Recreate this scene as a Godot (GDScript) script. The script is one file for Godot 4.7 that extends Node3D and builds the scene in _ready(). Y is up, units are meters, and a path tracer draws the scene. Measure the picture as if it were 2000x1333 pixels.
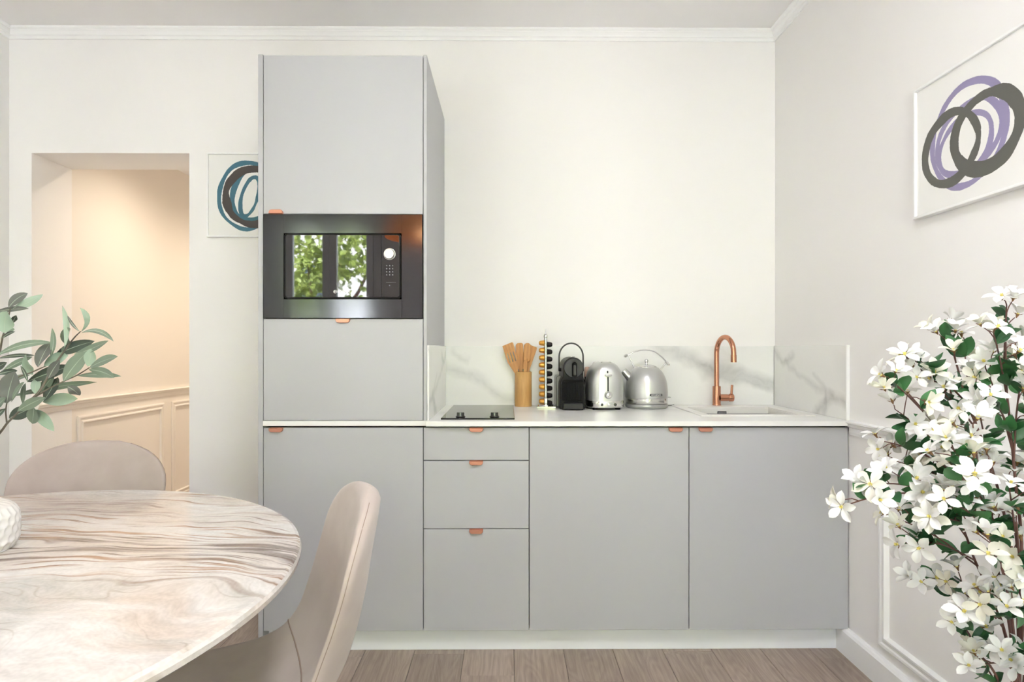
extends Node3D
# A small kitchen wall seen straight on. Back wall at z = 0, floor at y = 0, metres.

const EYE := Vector3(0, 1.158, 2.835)
const FOCAL := 1150.0
const TURN := 0.00698
const WALL_R := 1.290
const WALL_L := -2.387
const CEIL := 2.690
const ROOM_Z := 4.2
const FACE := 0.62
const TOP := 0.888

var used := {}
var mats := {}
var rng := RandomNumberGenerator.new()


# ---------------------------------------------------------------- mesh building
class MB:
	var v := PackedVector3Array()
	var n := PackedVector3Array()
	var u := PackedVector2Array()
	var i := PackedInt32Array()

	func tri(a: Vector3, b: Vector3, c: Vector3, out: Vector3) -> void:
		var nn := (b - a).cross(c - a)
		if nn.length_squared() < 1e-18:
			return
		nn = nn.normalized()
		if nn.dot(out) < 0:
			nn = -nn
			var t := b
			b = c
			c = t
		var k := v.size()
		for p in [a, b, c]:
			v.append(p)
			n.append(nn)
			u.append(plane_uv(p, nn))
		i.append_array(PackedInt32Array([k, k + 2, k + 1]))

	func plane_uv(p: Vector3, nn: Vector3) -> Vector2:
		var a := nn.abs()
		if a.x > a.y and a.x > a.z:
			return Vector2(p.z, -p.y)
		if a.y > a.z:
			return Vector2(p.x, p.z)
		return Vector2(p.x, -p.y)

	func quad(a: Vector3, b: Vector3, c: Vector3, d: Vector3, out: Vector3) -> void:
		tri(a, b, c, out)
		tri(a, c, d, out)

	func box(c: Vector3, s: Vector3, bev := 0.0) -> MB:
		var h := s * 0.5
		bev = minf(bev, minf(h.x, minf(h.y, h.z)) * 0.9)
		var sg := [-1.0, 1.0]
		var at := func(sx: float, sy: float, sz: float, ax: int) -> Vector3:
			var p := Vector3(sx * (h.x - bev), sy * (h.y - bev), sz * (h.z - bev))
			p[ax] = [sx, sy, sz][ax] * h[ax]
			return c + p
		for ax in 3:
			var b1 := (ax + 1) % 3
			var b2 := (ax + 2) % 3
			for s0 in sg:
				var q := []
				for pr in [[-1.0, -1.0], [1.0, -1.0], [1.0, 1.0], [-1.0, 1.0]]:
					var w := Vector3.ZERO
					w[ax] = s0
					w[b1] = pr[0]
					w[b2] = pr[1]
					q.append(at.call(w.x, w.y, w.z, ax))
				var o := Vector3.ZERO
				o[ax] = s0
				quad(q[0], q[1], q[2], q[3], o)
			if bev > 0:
				for s1 in sg:
					for s2 in sg:
						var lo := Vector3.ZERO
						lo[b1] = s1
						lo[b2] = s2
						var hi := lo
						lo[ax] = -1.0
						hi[ax] = 1.0
						quad(at.call(lo.x, lo.y, lo.z, b1), at.call(hi.x, hi.y, hi.z, b1), at.call(hi.x, hi.y, hi.z, b2), at.call(lo.x, lo.y, lo.z, b2), (lo + hi) * 0.5)
		if bev > 0:
			for sx in sg:
				for sy in sg:
					for sz in sg:
						tri(at.call(sx, sy, sz, 0), at.call(sx, sy, sz, 1), at.call(sx, sy, sz, 2), Vector3(sx, sy, sz))
		return self

	# rows of points joined into a smooth sheet
	func grid(rows: Array, wrap := false) -> MB:
		var r := rows.size()
		var c: int = rows[0].size()
		var k := v.size()
		var acc := PackedVector3Array()
		acc.resize(r * c)
		for a in r:
			for b in c:
				v.append(rows[a][b])
				u.append(Vector2(float(b) / maxi(1, c - (0 if wrap else 1)), float(a) / (r - 1)))
		for a in r - 1:
			for b in (c if wrap else c - 1):
				var p := a * c + b
				var q := a * c + (b + 1) % c
				var s := p + c
				var t := q + c
				for f in [[p, q, t], [p, t, s]]:
					var fn := (v[k + f[1]] - v[k + f[0]]).cross(v[k + f[2]] - v[k + f[0]])
					if fn.length_squared() < 1e-22:
						continue
					acc[f[0]] += fn
					acc[f[1]] += fn
					acc[f[2]] += fn
					i.append_array(PackedInt32Array([k + f[0], k + f[2], k + f[1]]))
		for a in r * c:
			n.append(acc[a].normalized() if acc[a].length_squared() > 1e-26 else Vector3.UP)
		return self

	func fan(ring: PackedVector3Array, out: Vector3) -> MB:
		var m := Vector3.ZERO
		for p in ring:
			m += p
		m /= ring.size()
		for k in ring.size():
			tri(m, ring[k], ring[(k + 1) % ring.size()], out)
		return self

	# profile of (radius, height) turned about the y axis; sharp profile corners are split by doubled points
	func lathe(profile: Array, seg := 32, at := Transform3D.IDENTITY) -> MB:
		var part := []
		for p in profile:
			if part.size() and (part[-1] as Vector2).is_equal_approx(p):
				lathe_run(part, seg, at)
				part = []
			part.append(p)
		lathe_run(part, seg, at)
		return self

	func lathe_run(profile: Array, seg: int, at: Transform3D) -> void:
		if profile.size() < 2:
			return
		var rows := []
		for p in profile:
			var row := PackedVector3Array()
			for k in seg:
				var a := TAU * k / seg
				row.append(at * Vector3(cos(a) * p.x, p.y, -sin(a) * p.x))
			rows.append(row)
		grid(rows, true)

	func tube(pts: Array, rad: Variant, seg := 10, caps := true) -> MB:
		var rows := []
		var up := Vector3.UP
		for k in pts.size():
			var t: Vector3 = (pts[mini(k + 1, pts.size() - 1)] - pts[maxi(k - 1, 0)]).normalized()
			if absf(t.dot(up)) > 0.98 and k == 0:
				up = Vector3.RIGHT
			var s := t.cross(up).normalized()
			up = s.cross(t).normalized()
			var r: float = rad[k] if rad is Array else rad
			var row := PackedVector3Array()
			for j in seg:
				var a := TAU * j / seg
				row.append(pts[k] + (s * cos(a) + up * sin(a)) * r)
			rows.append(row)
		grid(rows, true)
		if caps:
			fan(rows[0], pts[0] - pts[1])
			fan(rows[-1], pts[-1] - pts[-2])
		return self

	# outline in x, y carried through layers of (inset, z), closed at both ends
	func prism(poly: PackedVector2Array, layers: Array, at := Transform3D.IDENTITY) -> MB:
		if Geometry2D.is_polygon_clockwise(poly):
			poly.reverse()
		var rows := []
		var m := poly.size()
		for l in layers:
			var row := PackedVector3Array()
			for k in m:
				var e0 := (poly[k] - poly[(k + m - 1) % m]).normalized()
				var e1 := (poly[(k + 1) % m] - poly[k]).normalized()
				var nn := (Vector2(-e0.y, e0.x) + Vector2(-e1.y, e1.x)).normalized()
				var p: Vector2 = poly[k] + nn * l[0]
				row.append(at * Vector3(p.x, p.y, l[1]))
			rows.append(row)
		for a in rows.size() - 1:
			for k in m:
				var q := (k + 1) % m
				var e := poly[q] - poly[k]
				var out: Vector3 = at.basis * Vector3(e.y, -e.x, 0).normalized()
				quad(rows[a][k], rows[a][q], rows[a + 1][q], rows[a + 1][k], out)
		var idx := Geometry2D.triangulate_polygon(poly)
		var front: Vector3 = at.basis.z * signf(layers[-1][1] - layers[0][1])
		for k in idx.size() / 3:
			tri(rows[-1][idx[k * 3]], rows[-1][idx[k * 3 + 1]], rows[-1][idx[k * 3 + 2]], front)
			tri(rows[0][idx[k * 3]], rows[0][idx[k * 3 + 1]], rows[0][idx[k * 3 + 2]], -front)
		return self

	# stacked rounded sections: each [y, half x, half z, squareness, centre z]
	func loft(levels: Array, seg := 48, caps := true) -> MB:
		var rows := []
		for l in levels:
			var row := PackedVector3Array()
			for k in seg:
				var a := TAU * k / seg
				var e: float = 2.0 / l[3]
				row.append(Vector3(signf(cos(a)) * pow(absf(cos(a)), e) * l[1], l[0], -signf(sin(a)) * pow(absf(sin(a)), e) * l[2] + l[4]))
			rows.append(row)
		grid(rows, true)
		if caps:
			fan(rows[0], Vector3.DOWN)
			fan(rows[-1], Vector3.UP)
		return self

	# a moulding: profile of (out, up) carried from a to b; m0, m1 lengthen each end by the projection (mitres)
	func moulding(profile: Array, a: Vector3, b: Vector3, out: Vector3, up: Vector3, m0 := 0.0, m1 := 0.0) -> MB:
		var dir := (b - a).normalized()
		var r0 := []
		var r1 := []
		for p in profile:
			r0.append(a + out * p.x + up * p.y - dir * (p.x * m0))
			r1.append(b + out * p.x + up * p.y + dir * (p.x * m1))
		var c := (r0[0] + r0[-1]) * 0.5 as Vector3
		for k in profile.size() - 1:
			var e: Vector2 = profile[k + 1] - profile[k]
			quad(r0[k], r0[k + 1], r1[k + 1], r1[k], out * absf(e.y) + up * (-e.x if e.y > 0 else e.x) + (((r0[k] + r0[k + 1]) * 0.5 as Vector3) - c) * 0.01)
		fan(PackedVector3Array(r0), -dir)
		fan(PackedVector3Array(r1), dir)
		return self

	# four mitred mouldings round a rectangle on a wall: profile of (inward, out)
	func frame(profile: Array, o: Vector3, ax: Vector3, ay: Vector3, out: Vector3) -> MB:
		var x := ax.normalized()
		var y := ay.normalized()
		var corners := [o, o + ax, o + ax + ay, o + ay]
		var inw := [x + y, y - x, -x - y, x - y]
		for k in profile.size() - 1:
			for c in 4:
				var q := (c + 1) % 4
				var p0: Vector3 = corners[c] + inw[c] * profile[k].x + out * profile[k].y
				var p1: Vector3 = corners[q] + inw[q] * profile[k].x + out * profile[k].y
				var p2: Vector3 = corners[q] + inw[q] * profile[k + 1].x + out * profile[k + 1].y
				var p3: Vector3 = corners[c] + inw[c] * profile[k + 1].x + out * profile[k + 1].y
				var e: Vector2 = profile[k + 1] - profile[k]
				var side := (inw[c] + inw[q]) * 0.5 as Vector3
				quad(p0, p1, p2, p3, out * e.x - side * e.y)
		return self

	# a leaf or petal: a bent sheet from base over bend to tip, folded along its middle
	func blade(base: Vector3, bend: Vector3, tip: Vector3, width: float, face: Vector3, fold := 0.15, broad := 0.5, rows_n := 9) -> MB:
		var rows := []
		for k in rows_n:
			var t := float(k) / (rows_n - 1)
			var p := base.lerp(bend, t).lerp(bend.lerp(tip, t), t)
			var d := (bend - base).lerp(tip - bend, t)
			if d.length() < 1e-6:
				d = tip - base
			var s := d.cross(face).normalized()
			var f := s.cross(d).normalized()
			var w := width * 0.5 * maxf(0.02, pow(sin(PI * pow(t, log(0.5) / log(broad))), 0.75))
			rows.append(PackedVector3Array([p - s * w + f * w * fold, p - s * w * 0.5 + f * w * fold * 0.6, p, p + s * w * 0.5 + f * w * fold * 0.6, p + s * w + f * w * fold]))
		return grid(rows)

	func mesh() -> ArrayMesh:
		var arr := []
		arr.resize(Mesh.ARRAY_MAX)
		arr[Mesh.ARRAY_VERTEX] = v
		arr[Mesh.ARRAY_NORMAL] = n
		arr[Mesh.ARRAY_TEX_UV] = u
		arr[Mesh.ARRAY_INDEX] = i
		var m := ArrayMesh.new()
		m.add_surface_from_arrays(Mesh.PRIMITIVE_TRIANGLES, arr)
		return m


# ---------------------------------------------------------------- scene helpers
func numbered(called: String) -> String:
	var k: int = used.get(called, 0)
	used[called] = k + 1
	return called if k == 0 else "%s_%03d" % [called, k]


func tag(o: Node3D, label: String, category: String, group := "") -> Node3D:
	o.set_meta("label", label)
	o.set_meta("category", category)
	if group:
		o.set_meta("group", group)
	return o


func thing(called: String, label: String, category: String, at := Vector3.ZERO, turn := 0.0, group := "") -> Node3D:
	var o := Node3D.new()
	o.name = numbered(called)
	add_child(o)
	o.position = at
	o.rotation.y = turn
	return tag(o, label, category, group)


func part(parent: Node3D, called: String, m: Variant, mat: Material, at := Transform3D.IDENTITY) -> MeshInstance3D:
	var o := MeshInstance3D.new()
	o.mesh = (m as MB).mesh() if m is MB else m as Mesh
	o.material_override = mat
	o.name = called
	o.transform = at
	parent.add_child(o, true)
	return o


func structure(called: String, m: MB, mat: Material, label := "", category := "") -> MeshInstance3D:
	var o := part(self, called, m, mat)
	o.set_meta("kind", "structure")
	if label:
		tag(o, label, category)
	return o


func rgb(r: float, g: float, b: float) -> Color:
	return Color(r / 255.0, g / 255.0, b / 255.0)


func mat(called: String, c: Color, rough := 0.6, metal := 0.0) -> StandardMaterial3D:
	if not mats.has(called):
		var m := StandardMaterial3D.new()
		m.resource_name = called
		m.albedo_color = c
		m.roughness = rough
		m.metallic = metal
		mats[called] = m
	return mats[called]


func noise(freq: float, seed_: int, octaves := 4, kind := FastNoiseLite.TYPE_SIMPLEX_SMOOTH) -> FastNoiseLite:
	var f := FastNoiseLite.new()
	f.noise_type = kind
	f.frequency = freq
	f.seed = seed_
	f.fractal_octaves = octaves
	return f


func noise_tex(freq: float, seed_: int, a: Color, b: Color, size := 256) -> NoiseTexture2D:
	var t := NoiseTexture2D.new()
	t.noise = noise(freq, seed_)
	t.width = size
	t.height = size
	t.seamless = true
	var g := Gradient.new()
	g.set_color(0, a)
	g.set_color(1, b)
	t.color_ramp = g
	return t


# a point of the room from where it shows in the photograph and how far it stands from the eye
func spot(px: float, py: float, d: float) -> Vector3:
	var xc := (px - 1000.0) / FOCAL
	var k := cos(TURN) - xc * sin(TURN)
	return Vector3(d * (xc * cos(TURN) + sin(TURN)) / k, EYE.y - d * (py - 682.0) / FOCAL / k, EYE.z - d)


func rrect(w: float, h: float, r: Array, seg := 6, c := Vector2.ZERO) -> PackedVector2Array:
	# corners: bottom left, bottom right, top right, top left
	var p := PackedVector2Array()
	var sx := [-1, 1, 1, -1]
	var sy := [-1, -1, 1, 1]
	for k in 4:
		var m := c + Vector2(sx[k] * (w * 0.5 - r[k]), sy[k] * (h * 0.5 - r[k]))
		for j in seg + 1:
			var a := PI + k * PI * 0.5 + j * PI * 0.5 / seg
			p.append(m + Vector2(cos(a), sin(a)) * r[k])
	var out := PackedVector2Array()
	for q in p:
		if out.is_empty() or out[-1].distance_to(q) > 1e-6:
			out.append(q)
	return out


func curve(pts: Array, n := 24) -> Array:
	# Catmull-Rom through the points
	var out := []
	for k in pts.size() - 1:
		var p0: Vector3 = pts[maxi(k - 1, 0)]
		var p3: Vector3 = pts[mini(k + 2, pts.size() - 1)]
		for j in n:
			out.append((pts[k] as Vector3).cubic_interpolate(pts[k + 1], p0, p3, float(j) / n))
	out.append(pts[-1])
	return out


func words(parent: Node3D, called: String, text: String, height: float, depth: float, m: Material, at: Transform3D) -> MeshInstance3D:
	var t := TextMesh.new()
	var f := SystemFont.new()
	f.font_names = PackedStringArray(["Droid Sans"])
	f.font_weight = 700
	t.font = f
	t.text = text
	t.font_size = 32
	t.pixel_size = height / 24.0
	t.depth = depth
	return part(parent, called, t, m, at)


func _ready() -> void:
	# camera
	var cam := Camera3D.new()
	cam.name = "camera"
	add_child(cam)
	cam.position = EYE
	cam.rotation.y = -TURN
	cam.near = 0.05
	cam.far = 200.0
	cam.projection = Camera3D.PROJECTION_FRUSTUM
	cam.size = 0.05 * 1333.0 / FOCAL
	cam.frustum_offset = Vector2(0, 0.05 * 15.5 / FOCAL)
	cam.current = true
	# sky, sun, exposure
	var env := Environment.new()
	env.background_mode = Environment.BG_SKY
	var sky := Sky.new()
	var sm := ProceduralSkyMaterial.new()
	sm.sky_top_color = rgb(172, 204, 250)
	sm.sky_horizon_color = rgb(232, 241, 250)
	sm.ground_horizon_color = rgb(206, 206, 206)
	sm.ground_bottom_color = rgb(184, 184, 184)
	sm.sky_curve = 0.2
	sky.sky_material = sm
	env.sky = sky
	env.background_energy_multiplier = 2.2
	env.tonemap_mode = Environment.TONE_MAPPER_LINEAR
	env.tonemap_exposure = 2.62
	env.sdfgi_enabled = true
	env.ssao_enabled = true
	env.ssil_enabled = true
	var we := WorldEnvironment.new()
	we.name = "environment"
	we.environment = env
	add_child(we)
	var sun := DirectionalLight3D.new()
	sun.name = "sun"
	add_child(sun)
	sun.rotation_degrees = Vector3(-52, 200, 0)
	sun.light_color = rgb(255, 251, 244)
	sun.light_energy = 13.0
	sun.light_angular_distance = 0.6
	sun.shadow_enabled = true
	# the place, large things first
	set_up_materials()
	build_room()
	build_outside()
	build_kitchen()
	build_table()
	build_pictures()
	build_appliances()
	build_olive()
	build_flowers()


# ---------------------------------------------------------------- surfaces
func image_tex(w: int, h: int, f: Callable) -> ImageTexture:
	var b := PackedByteArray()
	b.resize(w * h * 3)
	var k := 0
	for y in h:
		for x in w:
			var c: Color = f.call(float(x) / w, float(y) / h)
			b[k] = clampi(int(c.r * 255.0), 0, 255)
			b[k + 1] = clampi(int(c.g * 255.0), 0, 255)
			b[k + 2] = clampi(int(c.b * 255.0), 0, 255)
			k += 3
	return ImageTexture.create_from_image(Image.create_from_data(w, h, false, Image.FORMAT_RGB8, b))


func white_marble(veins: Array, w_m: float, h_m: float, w: int, h: int, seed_: int, strength := 1.0) -> ImageTexture:
	# pale stone with broad soft grey veins along the given lines (metres from the top left corner), each [points, width, depth]
	var warp := noise(3.0, seed_)
	var fine := noise(14.0, seed_ + 1)
	var cloud := noise(2.2, seed_ + 2)
	var base := rgb(244, 244, 241)
	var dark := rgb(176, 177, 175)
	return image_tex(w, h, func(ux: float, uy: float) -> Color:
		var p := Vector2(ux * w_m, uy * h_m)
		var q := p + Vector2(warp.get_noise_2d(p.x, p.y), warp.get_noise_2d(p.x + 9.0, p.y)) * 0.05 + Vector2(fine.get_noise_2d(p.x, p.y), fine.get_noise_2d(p.x, p.y + 7.0)) * 0.005
		var a := maxf(0.0, cloud.get_noise_2d(p.x, p.y)) * 0.10
		var f := 0.75 + 0.6 * absf(fine.get_noise_2d(q.x * 0.8, q.y * 0.8))
		for vn in veins:
			var pts: Array = vn[0]
			var best := 9.0
			for k in pts.size() - 1:
				best = minf(best, q.distance_to(Geometry2D.get_closest_point_to_segment(q, pts[k], pts[k + 1])))
			var s := 1.0 - clampf(best / (float(vn[1]) * 1.3), 0.0, 1.0)
			a += pow(s, 1.1) * float(vn[2]) * 0.60 * f
		return base.lerp(dark, clampf(a * strength, 0.0, 1.0)))


func table_marble() -> ImageTexture:
	# streaked brown and grey stone: u along x, v towards the window, 1.42 m square
	var warp := noise(1.7, 5, 3)
	var warp2 := noise(6.0, 6, 2)
	var n1 := noise(1.0, 7, 3)
	var n2 := noise(1.0, 8, 3)
	var n3 := noise(1.0, 12, 2)
	var broad := noise(1.6, 9, 3)
	var white := rgb(224, 220, 215)
	var cream := rgb(210, 194, 180)
	var brown := rgb(170, 128, 98)
	var grey := rgb(146, 136, 130)
	return image_tex(1024, 1024, func(ux: float, uy: float) -> Color:
		var x := ux * 1.42
		var t := uy * 1.42
		var tw := t + warp.get_noise_2d(x * 0.9, t * 1.1) * 0.085 + warp2.get_noise_2d(x * 0.7, t * 1.2) * 0.014 - 0.035 * (x - 0.7)
		var far := 1.0 - smoothstep(0.66, 0.72, tw)
		var band := exp(-pow((tw - 0.50) / 0.15, 2.0))
		var a1 := n1.get_noise_2d(x * 1.5, tw * 20.0)
		var a2 := n2.get_noise_2d(x * 2.4 + 20.0, tw * 52.0)
		var a3 := n3.get_noise_2d(x * 5.0, tw * 130.0)
		var hue := broad.get_noise_2d(x * 1.1, tw * 2.4)
		var c := white.lerp(cream, clampf(0.40 + hue * 0.9 + a1 * 0.5, 0.0, 1.0) * lerpf(0.35, 0.9, far))
		var s := a1 * 0.55 + a2 * 0.45 + a3 * 0.22
		var tint := brown.lerp(grey, clampf(0.40 + hue * 1.8 + (x - 0.75) * 0.8, 0.0, 1.0))
		c = c.lerp(tint, smoothstep(0.12 - 0.24 * band, 0.40 - 0.16 * band, s) * (0.62 + 0.33 * band) * far)
		c = c.lerp(rgb(120, 102, 90), smoothstep(0.20, 0.42, a2 * 0.6 + a3 * 0.5 + a1 * 0.25) * (0.25 + 0.55 * band) * far)
		# a thin vein where the streaks end, pale clouds on the near side
		var edge := absf(tw - 0.70)
		c = c.lerp(rgb(136, 112, 94), (1.0 - smoothstep(0.002, 0.008, edge)) * clampf(0.5 + a1 * 1.6, 0.0, 0.85))
		var near := 1.0 - far
		var cl := broad.get_noise_2d(x * 1.6 + 3.0, tw * 3.2 + 5.0) + 0.35 * n1.get_noise_2d(x * 4.0 + tw * 2.0, tw * 9.0)
		c = c.lerp(rgb(188, 186, 178), smoothstep(0.02, 0.55, cl) * 0.6 * near)
		c = c.lerp(rgb(202, 182, 164), smoothstep(0.0, 0.5, hue + 0.1 + a1 * 0.2) * 0.35 * near)
		# fine branching veins and mottling
		var r1 := absf(n2.get_noise_2d(x * 3.0 + tw * 1.5, tw * 7.0 - x * 1.2))
		c = c.lerp(rgb(172, 160, 146), (1.0 - smoothstep(0.0, 0.035, r1)) * clampf(0.25 + cl * 0.8, 0.0, 0.5) * near)
		var grain := n3.get_noise_2d(x * 90.0, tw * 150.0) * 0.035 + n2.get_noise_2d(x * 16.0, tw * 40.0) * 0.05
		c = Color(c.r + grain, c.g + grain, c.b + grain)
		return c)


func oak() -> ImageTexture:
	var warp := noise(1.0, 21, 3)
	var ring := noise(1.0, 22, 4)
	var pore := noise(1.0, 23, 2)
	return image_tex(512, 1024, func(ux: float, uy: float) -> Color:
		var x := ux * 0.8
		var z := uy * 1.6
		var w := warp.get_noise_2d(x * 5.0, z * 1.1)
		var r := 0.5 + 0.5 * sin((x * 9.0 + w * 2.6) * 14.0)
		var g := ring.get_noise_2d(x * 60.0, z * 2.0)
		var p := pore.get_noise_2d(x * 420.0, z * 9.0)
		var t := clampf(0.42 + 0.20 * (r - 0.5) + 0.38 * g + 0.22 * p + 0.25 * w, 0.0, 1.0)
		return rgb(158, 140, 127).lerp(rgb(204, 187, 172), t))


func ring_print(w: int, h: int, rings: Array, seed_: int) -> ImageTexture:
	# brushed rings on white paper: [centre, radii, tilt, width, colour], in parts of the height
	var im := Image.create(w, h, false, Image.FORMAT_RGB8)
	im.fill(rgb(242, 241, 238))
	var jit := noise(0.55, seed_, 2)
	var rough := noise(9.0, seed_ + 1, 2)
	for q in rings.size():
		var r: Array = rings[q]
		for k in 900:
			var a := TAU * k / 900.0
			var e := Vector2(cos(a) * r[1].x, sin(a) * r[1].y).rotated(r[2]) * (1.0 + 0.05 * jit.get_noise_2d(cos(a) + q * 5.0, sin(a)))
			var p: Vector2 = (r[0] + e) * h
			var half: float = r[3] * 0.5 * h * (1.0 + 0.55 * jit.get_noise_2d(cos(a) * 1.3 + 40.0 + q * 7.0, sin(a) * 1.3) + 0.10 * rough.get_noise_2d(cos(a) * 4.0 + q, sin(a) * 4.0))
			for dy in range(-int(half), int(half) + 1):
				var l := int(sqrt(maxf(0.0, half * half - dy * dy)))
				im.fill_rect(Rect2i(int(p.x) - l, int(p.y) + dy, l * 2 + 1, 1), r[4])
	return ImageTexture.create_from_image(im)


func set_up_materials() -> void:
	mat("wall_paint", rgb(246, 244, 242), 0.75)
	mat("ceiling_paint", rgb(248, 246, 245), 0.8)
	mat("trim_paint", rgb(248, 248, 247), 0.45)
	mat("hall_paint", rgb(242, 236, 228), 0.7)
	mat("cabinet_grey", rgb(188, 189, 192), 0.42)
	mat("carcass", rgb(120, 120, 119), 0.6)
	mat("plinth_white", rgb(247, 249, 251), 0.4)
	mat("copper_pull", rgb(208, 148, 126), 0.33, 0.7)
	mat("copper", rgb(204, 146, 118), 0.2, 1.0)
	mat("chrome", rgb(222, 222, 222), 0.08, 1.0)
	mat("black_plastic", rgb(17, 17, 19), 0.38).metallic_specular = 0.3
	mat("black_matt", rgb(12, 12, 13), 0.5).metallic_specular = 0.25
	mat("silver_paint", rgb(196, 197, 196), 0.3, 0.75)
	mat("white_ceramic", rgb(243, 241, 237), 0.25)
	mat("sink_white", rgb(242, 240, 234), 0.3)
	mat("print_white", rgb(235, 235, 235), 0.5)
	mat("stem_brown", rgb(104, 70, 62), 0.6)
	var glass := mat("pane_glass", Color(1, 1, 1, 0.04), 0.02)
	glass.transparency = BaseMaterial3D.TRANSPARENCY_ALPHA
	var m := mat("worktop_marble", Color.WHITE, 0.28)
	m.albedo_texture = white_marble([
		[[Vector2(0.3, 1.7), Vector2(1.2, 1.95), Vector2(2.2, 1.8), Vector2(3.0, 2.1)], 0.09, 0.5],
		[[Vector2(0.2, 2.3), Vector2(1.0, 2.2), Vector2(1.9, 2.5)], 0.07, 0.4],
		[[Vector2(1.5, 0.3), Vector2(1.62, 1.0), Vector2(1.7, 1.6), Vector2(1.9, 2.6)], 0.05, 0.45],
		[[Vector2(0.4, 0.8), Vector2(1.6, 1.2), Vector2(2.9, 1.0)], 0.06, 0.4]], 3.2, 3.2, 768, 768, 31, 0.75)
	m.uv1_triplanar = true
	m.uv1_world_triplanar = true
	m.uv1_scale = Vector3.ONE / 3.2
	m.uv1_offset = Vector3.ONE * 0.5
	m = mat("splash_marble", Color.WHITE, 0.22)
	m.albedo_texture = white_marble([
		[[Vector2(0.02, 0.10), Vector2(0.10, 0.13), Vector2(0.20, 0.19), Vector2(0.34, 0.25)], 0.035, 0.55],
		[[Vector2(0.05, 0.02), Vector2(0.12, 0.07)], 0.012, 0.35],
		[[Vector2(1.02, -0.02), Vector2(1.12, 0.03), Vector2(1.25, 0.10), Vector2(1.38, 0.115), Vector2(1.60, 0.20)], 0.045, 0.85],
		[[Vector2(1.22, 0.09), Vector2(1.40, 0.16), Vector2(1.62, 0.24)], 0.025, 0.45],
		[[Vector2(0.55, 0.05), Vector2(0.72, 0.18), Vector2(0.80, 0.30)], 0.03, 0.3]], 1.6, 0.3, 1024, 192, 41)
	m = mat("side_marble", Color.WHITE, 0.22)
	m.albedo_texture = white_marble([
		[[Vector2(0.0, 0.02), Vector2(0.09, 0.06), Vector2(0.20, 0.03)], 0.022, 0.7],
		[[Vector2(0.12, 0.05), Vector2(0.22, 0.10), Vector2(0.40, 0.17), Vector2(0.50, 0.20)], 0.02, 0.45],
		[[Vector2(0.36, 0.30), Vector2(0.42, 0.24), Vector2(0.50, 0.21), Vector2(0.64, 0.25)], 0.03, 0.8],
		[[Vector2(0.38, 0.10), Vector2(0.45, 0.18), Vector2(0.43, 0.28)], 0.015, 0.4]], 0.64, 0.3, 512, 240, 51)
	m = mat("table_marble", Color.WHITE, 0.09)
	m.albedo_texture = table_marble()
	var wood := oak()
	for k in 5:
		m = mat("oak_%d" % k, Color.WHITE.darkened(0.02 + 0.05 * [0.6, 0.0, 1.1, 0.3, 1.6][k]), 0.42)
		m.albedo_texture = wood
		m.uv1_scale = Vector3(1.25, 0.625, 1)
		m.uv1_offset = Vector3(0.17 * k, 0.23 * k, 0)
	m = mat("velvet", Color.WHITE, 0.85)
	m.albedo_texture = noise_tex(0.02, 61, rgb(177, 163, 154), rgb(195, 183, 175))
	m.uv1_triplanar = true
	m.uv1_scale = Vector3.ONE * 1.6
	m.rim_enabled = true
	m.rim = 0.55
	m.rim_tint = 0.4
	mat("velvet_seam", rgb(150, 132, 120), 0.9)
	m = mat("bamboo", Color.WHITE, 0.45)
	m.albedo_texture = noise_tex(0.02, 71, rgb(202, 152, 88), rgb(226, 182, 118))
	m.uv1_triplanar = true
	m.uv1_scale = Vector3(14, 1.6, 14)
	m = mat("utensil_wood", Color.WHITE, 0.5)
	m.albedo_texture = noise_tex(0.02, 72, rgb(184, 128, 70), rgb(214, 160, 98))
	m.uv1_triplanar = true
	m.uv1_scale = Vector3(18, 2, 18)
	mat("gold_foil", rgb(228, 172, 84), 0.3, 0.9)
	mat("black_foil", rgb(58, 54, 54), 0.32, 0.8)
	mat("dark_steel", rgb(82, 83, 86), 0.12, 1.0)
	mat("oven_glass", rgb(10, 10, 12), 0.02)
	(mats["oven_glass"] as StandardMaterial3D).metallic_specular = 0.72
	mat("hob_glass", rgb(14, 15, 15), 0.05)
	for leaf in [["olive_dark", rgb(66, 78, 68)], ["olive_mid", rgb(112, 127, 110)], ["olive_pale", rgb(148, 168, 148)], ["olive_grey", rgb(94, 98, 92)]]:
		m = mat(leaf[0], leaf[1], 0.55)
		m.backlight_enabled = true
		m.backlight = Color(0.12, 0.14, 0.1)
	mat("leaf_green", rgb(66, 120, 70), 0.4)
	mat("leaf_green_dark", rgb(46, 94, 54), 0.4)
	m = mat("petal_white", rgb(230, 230, 227), 0.6)
	m.backlight_enabled = true
	m.backlight = Color(0.4, 0.4, 0.37)
	m = mat("petal_cream", rgb(226, 224, 210), 0.6)
	m.backlight_enabled = true
	m.backlight = Color(0.4, 0.4, 0.35)
	mat("flower_yellow", rgb(228, 214, 120), 0.6)
	mat("calyx_brown", rgb(128, 92, 58), 0.6)


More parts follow.
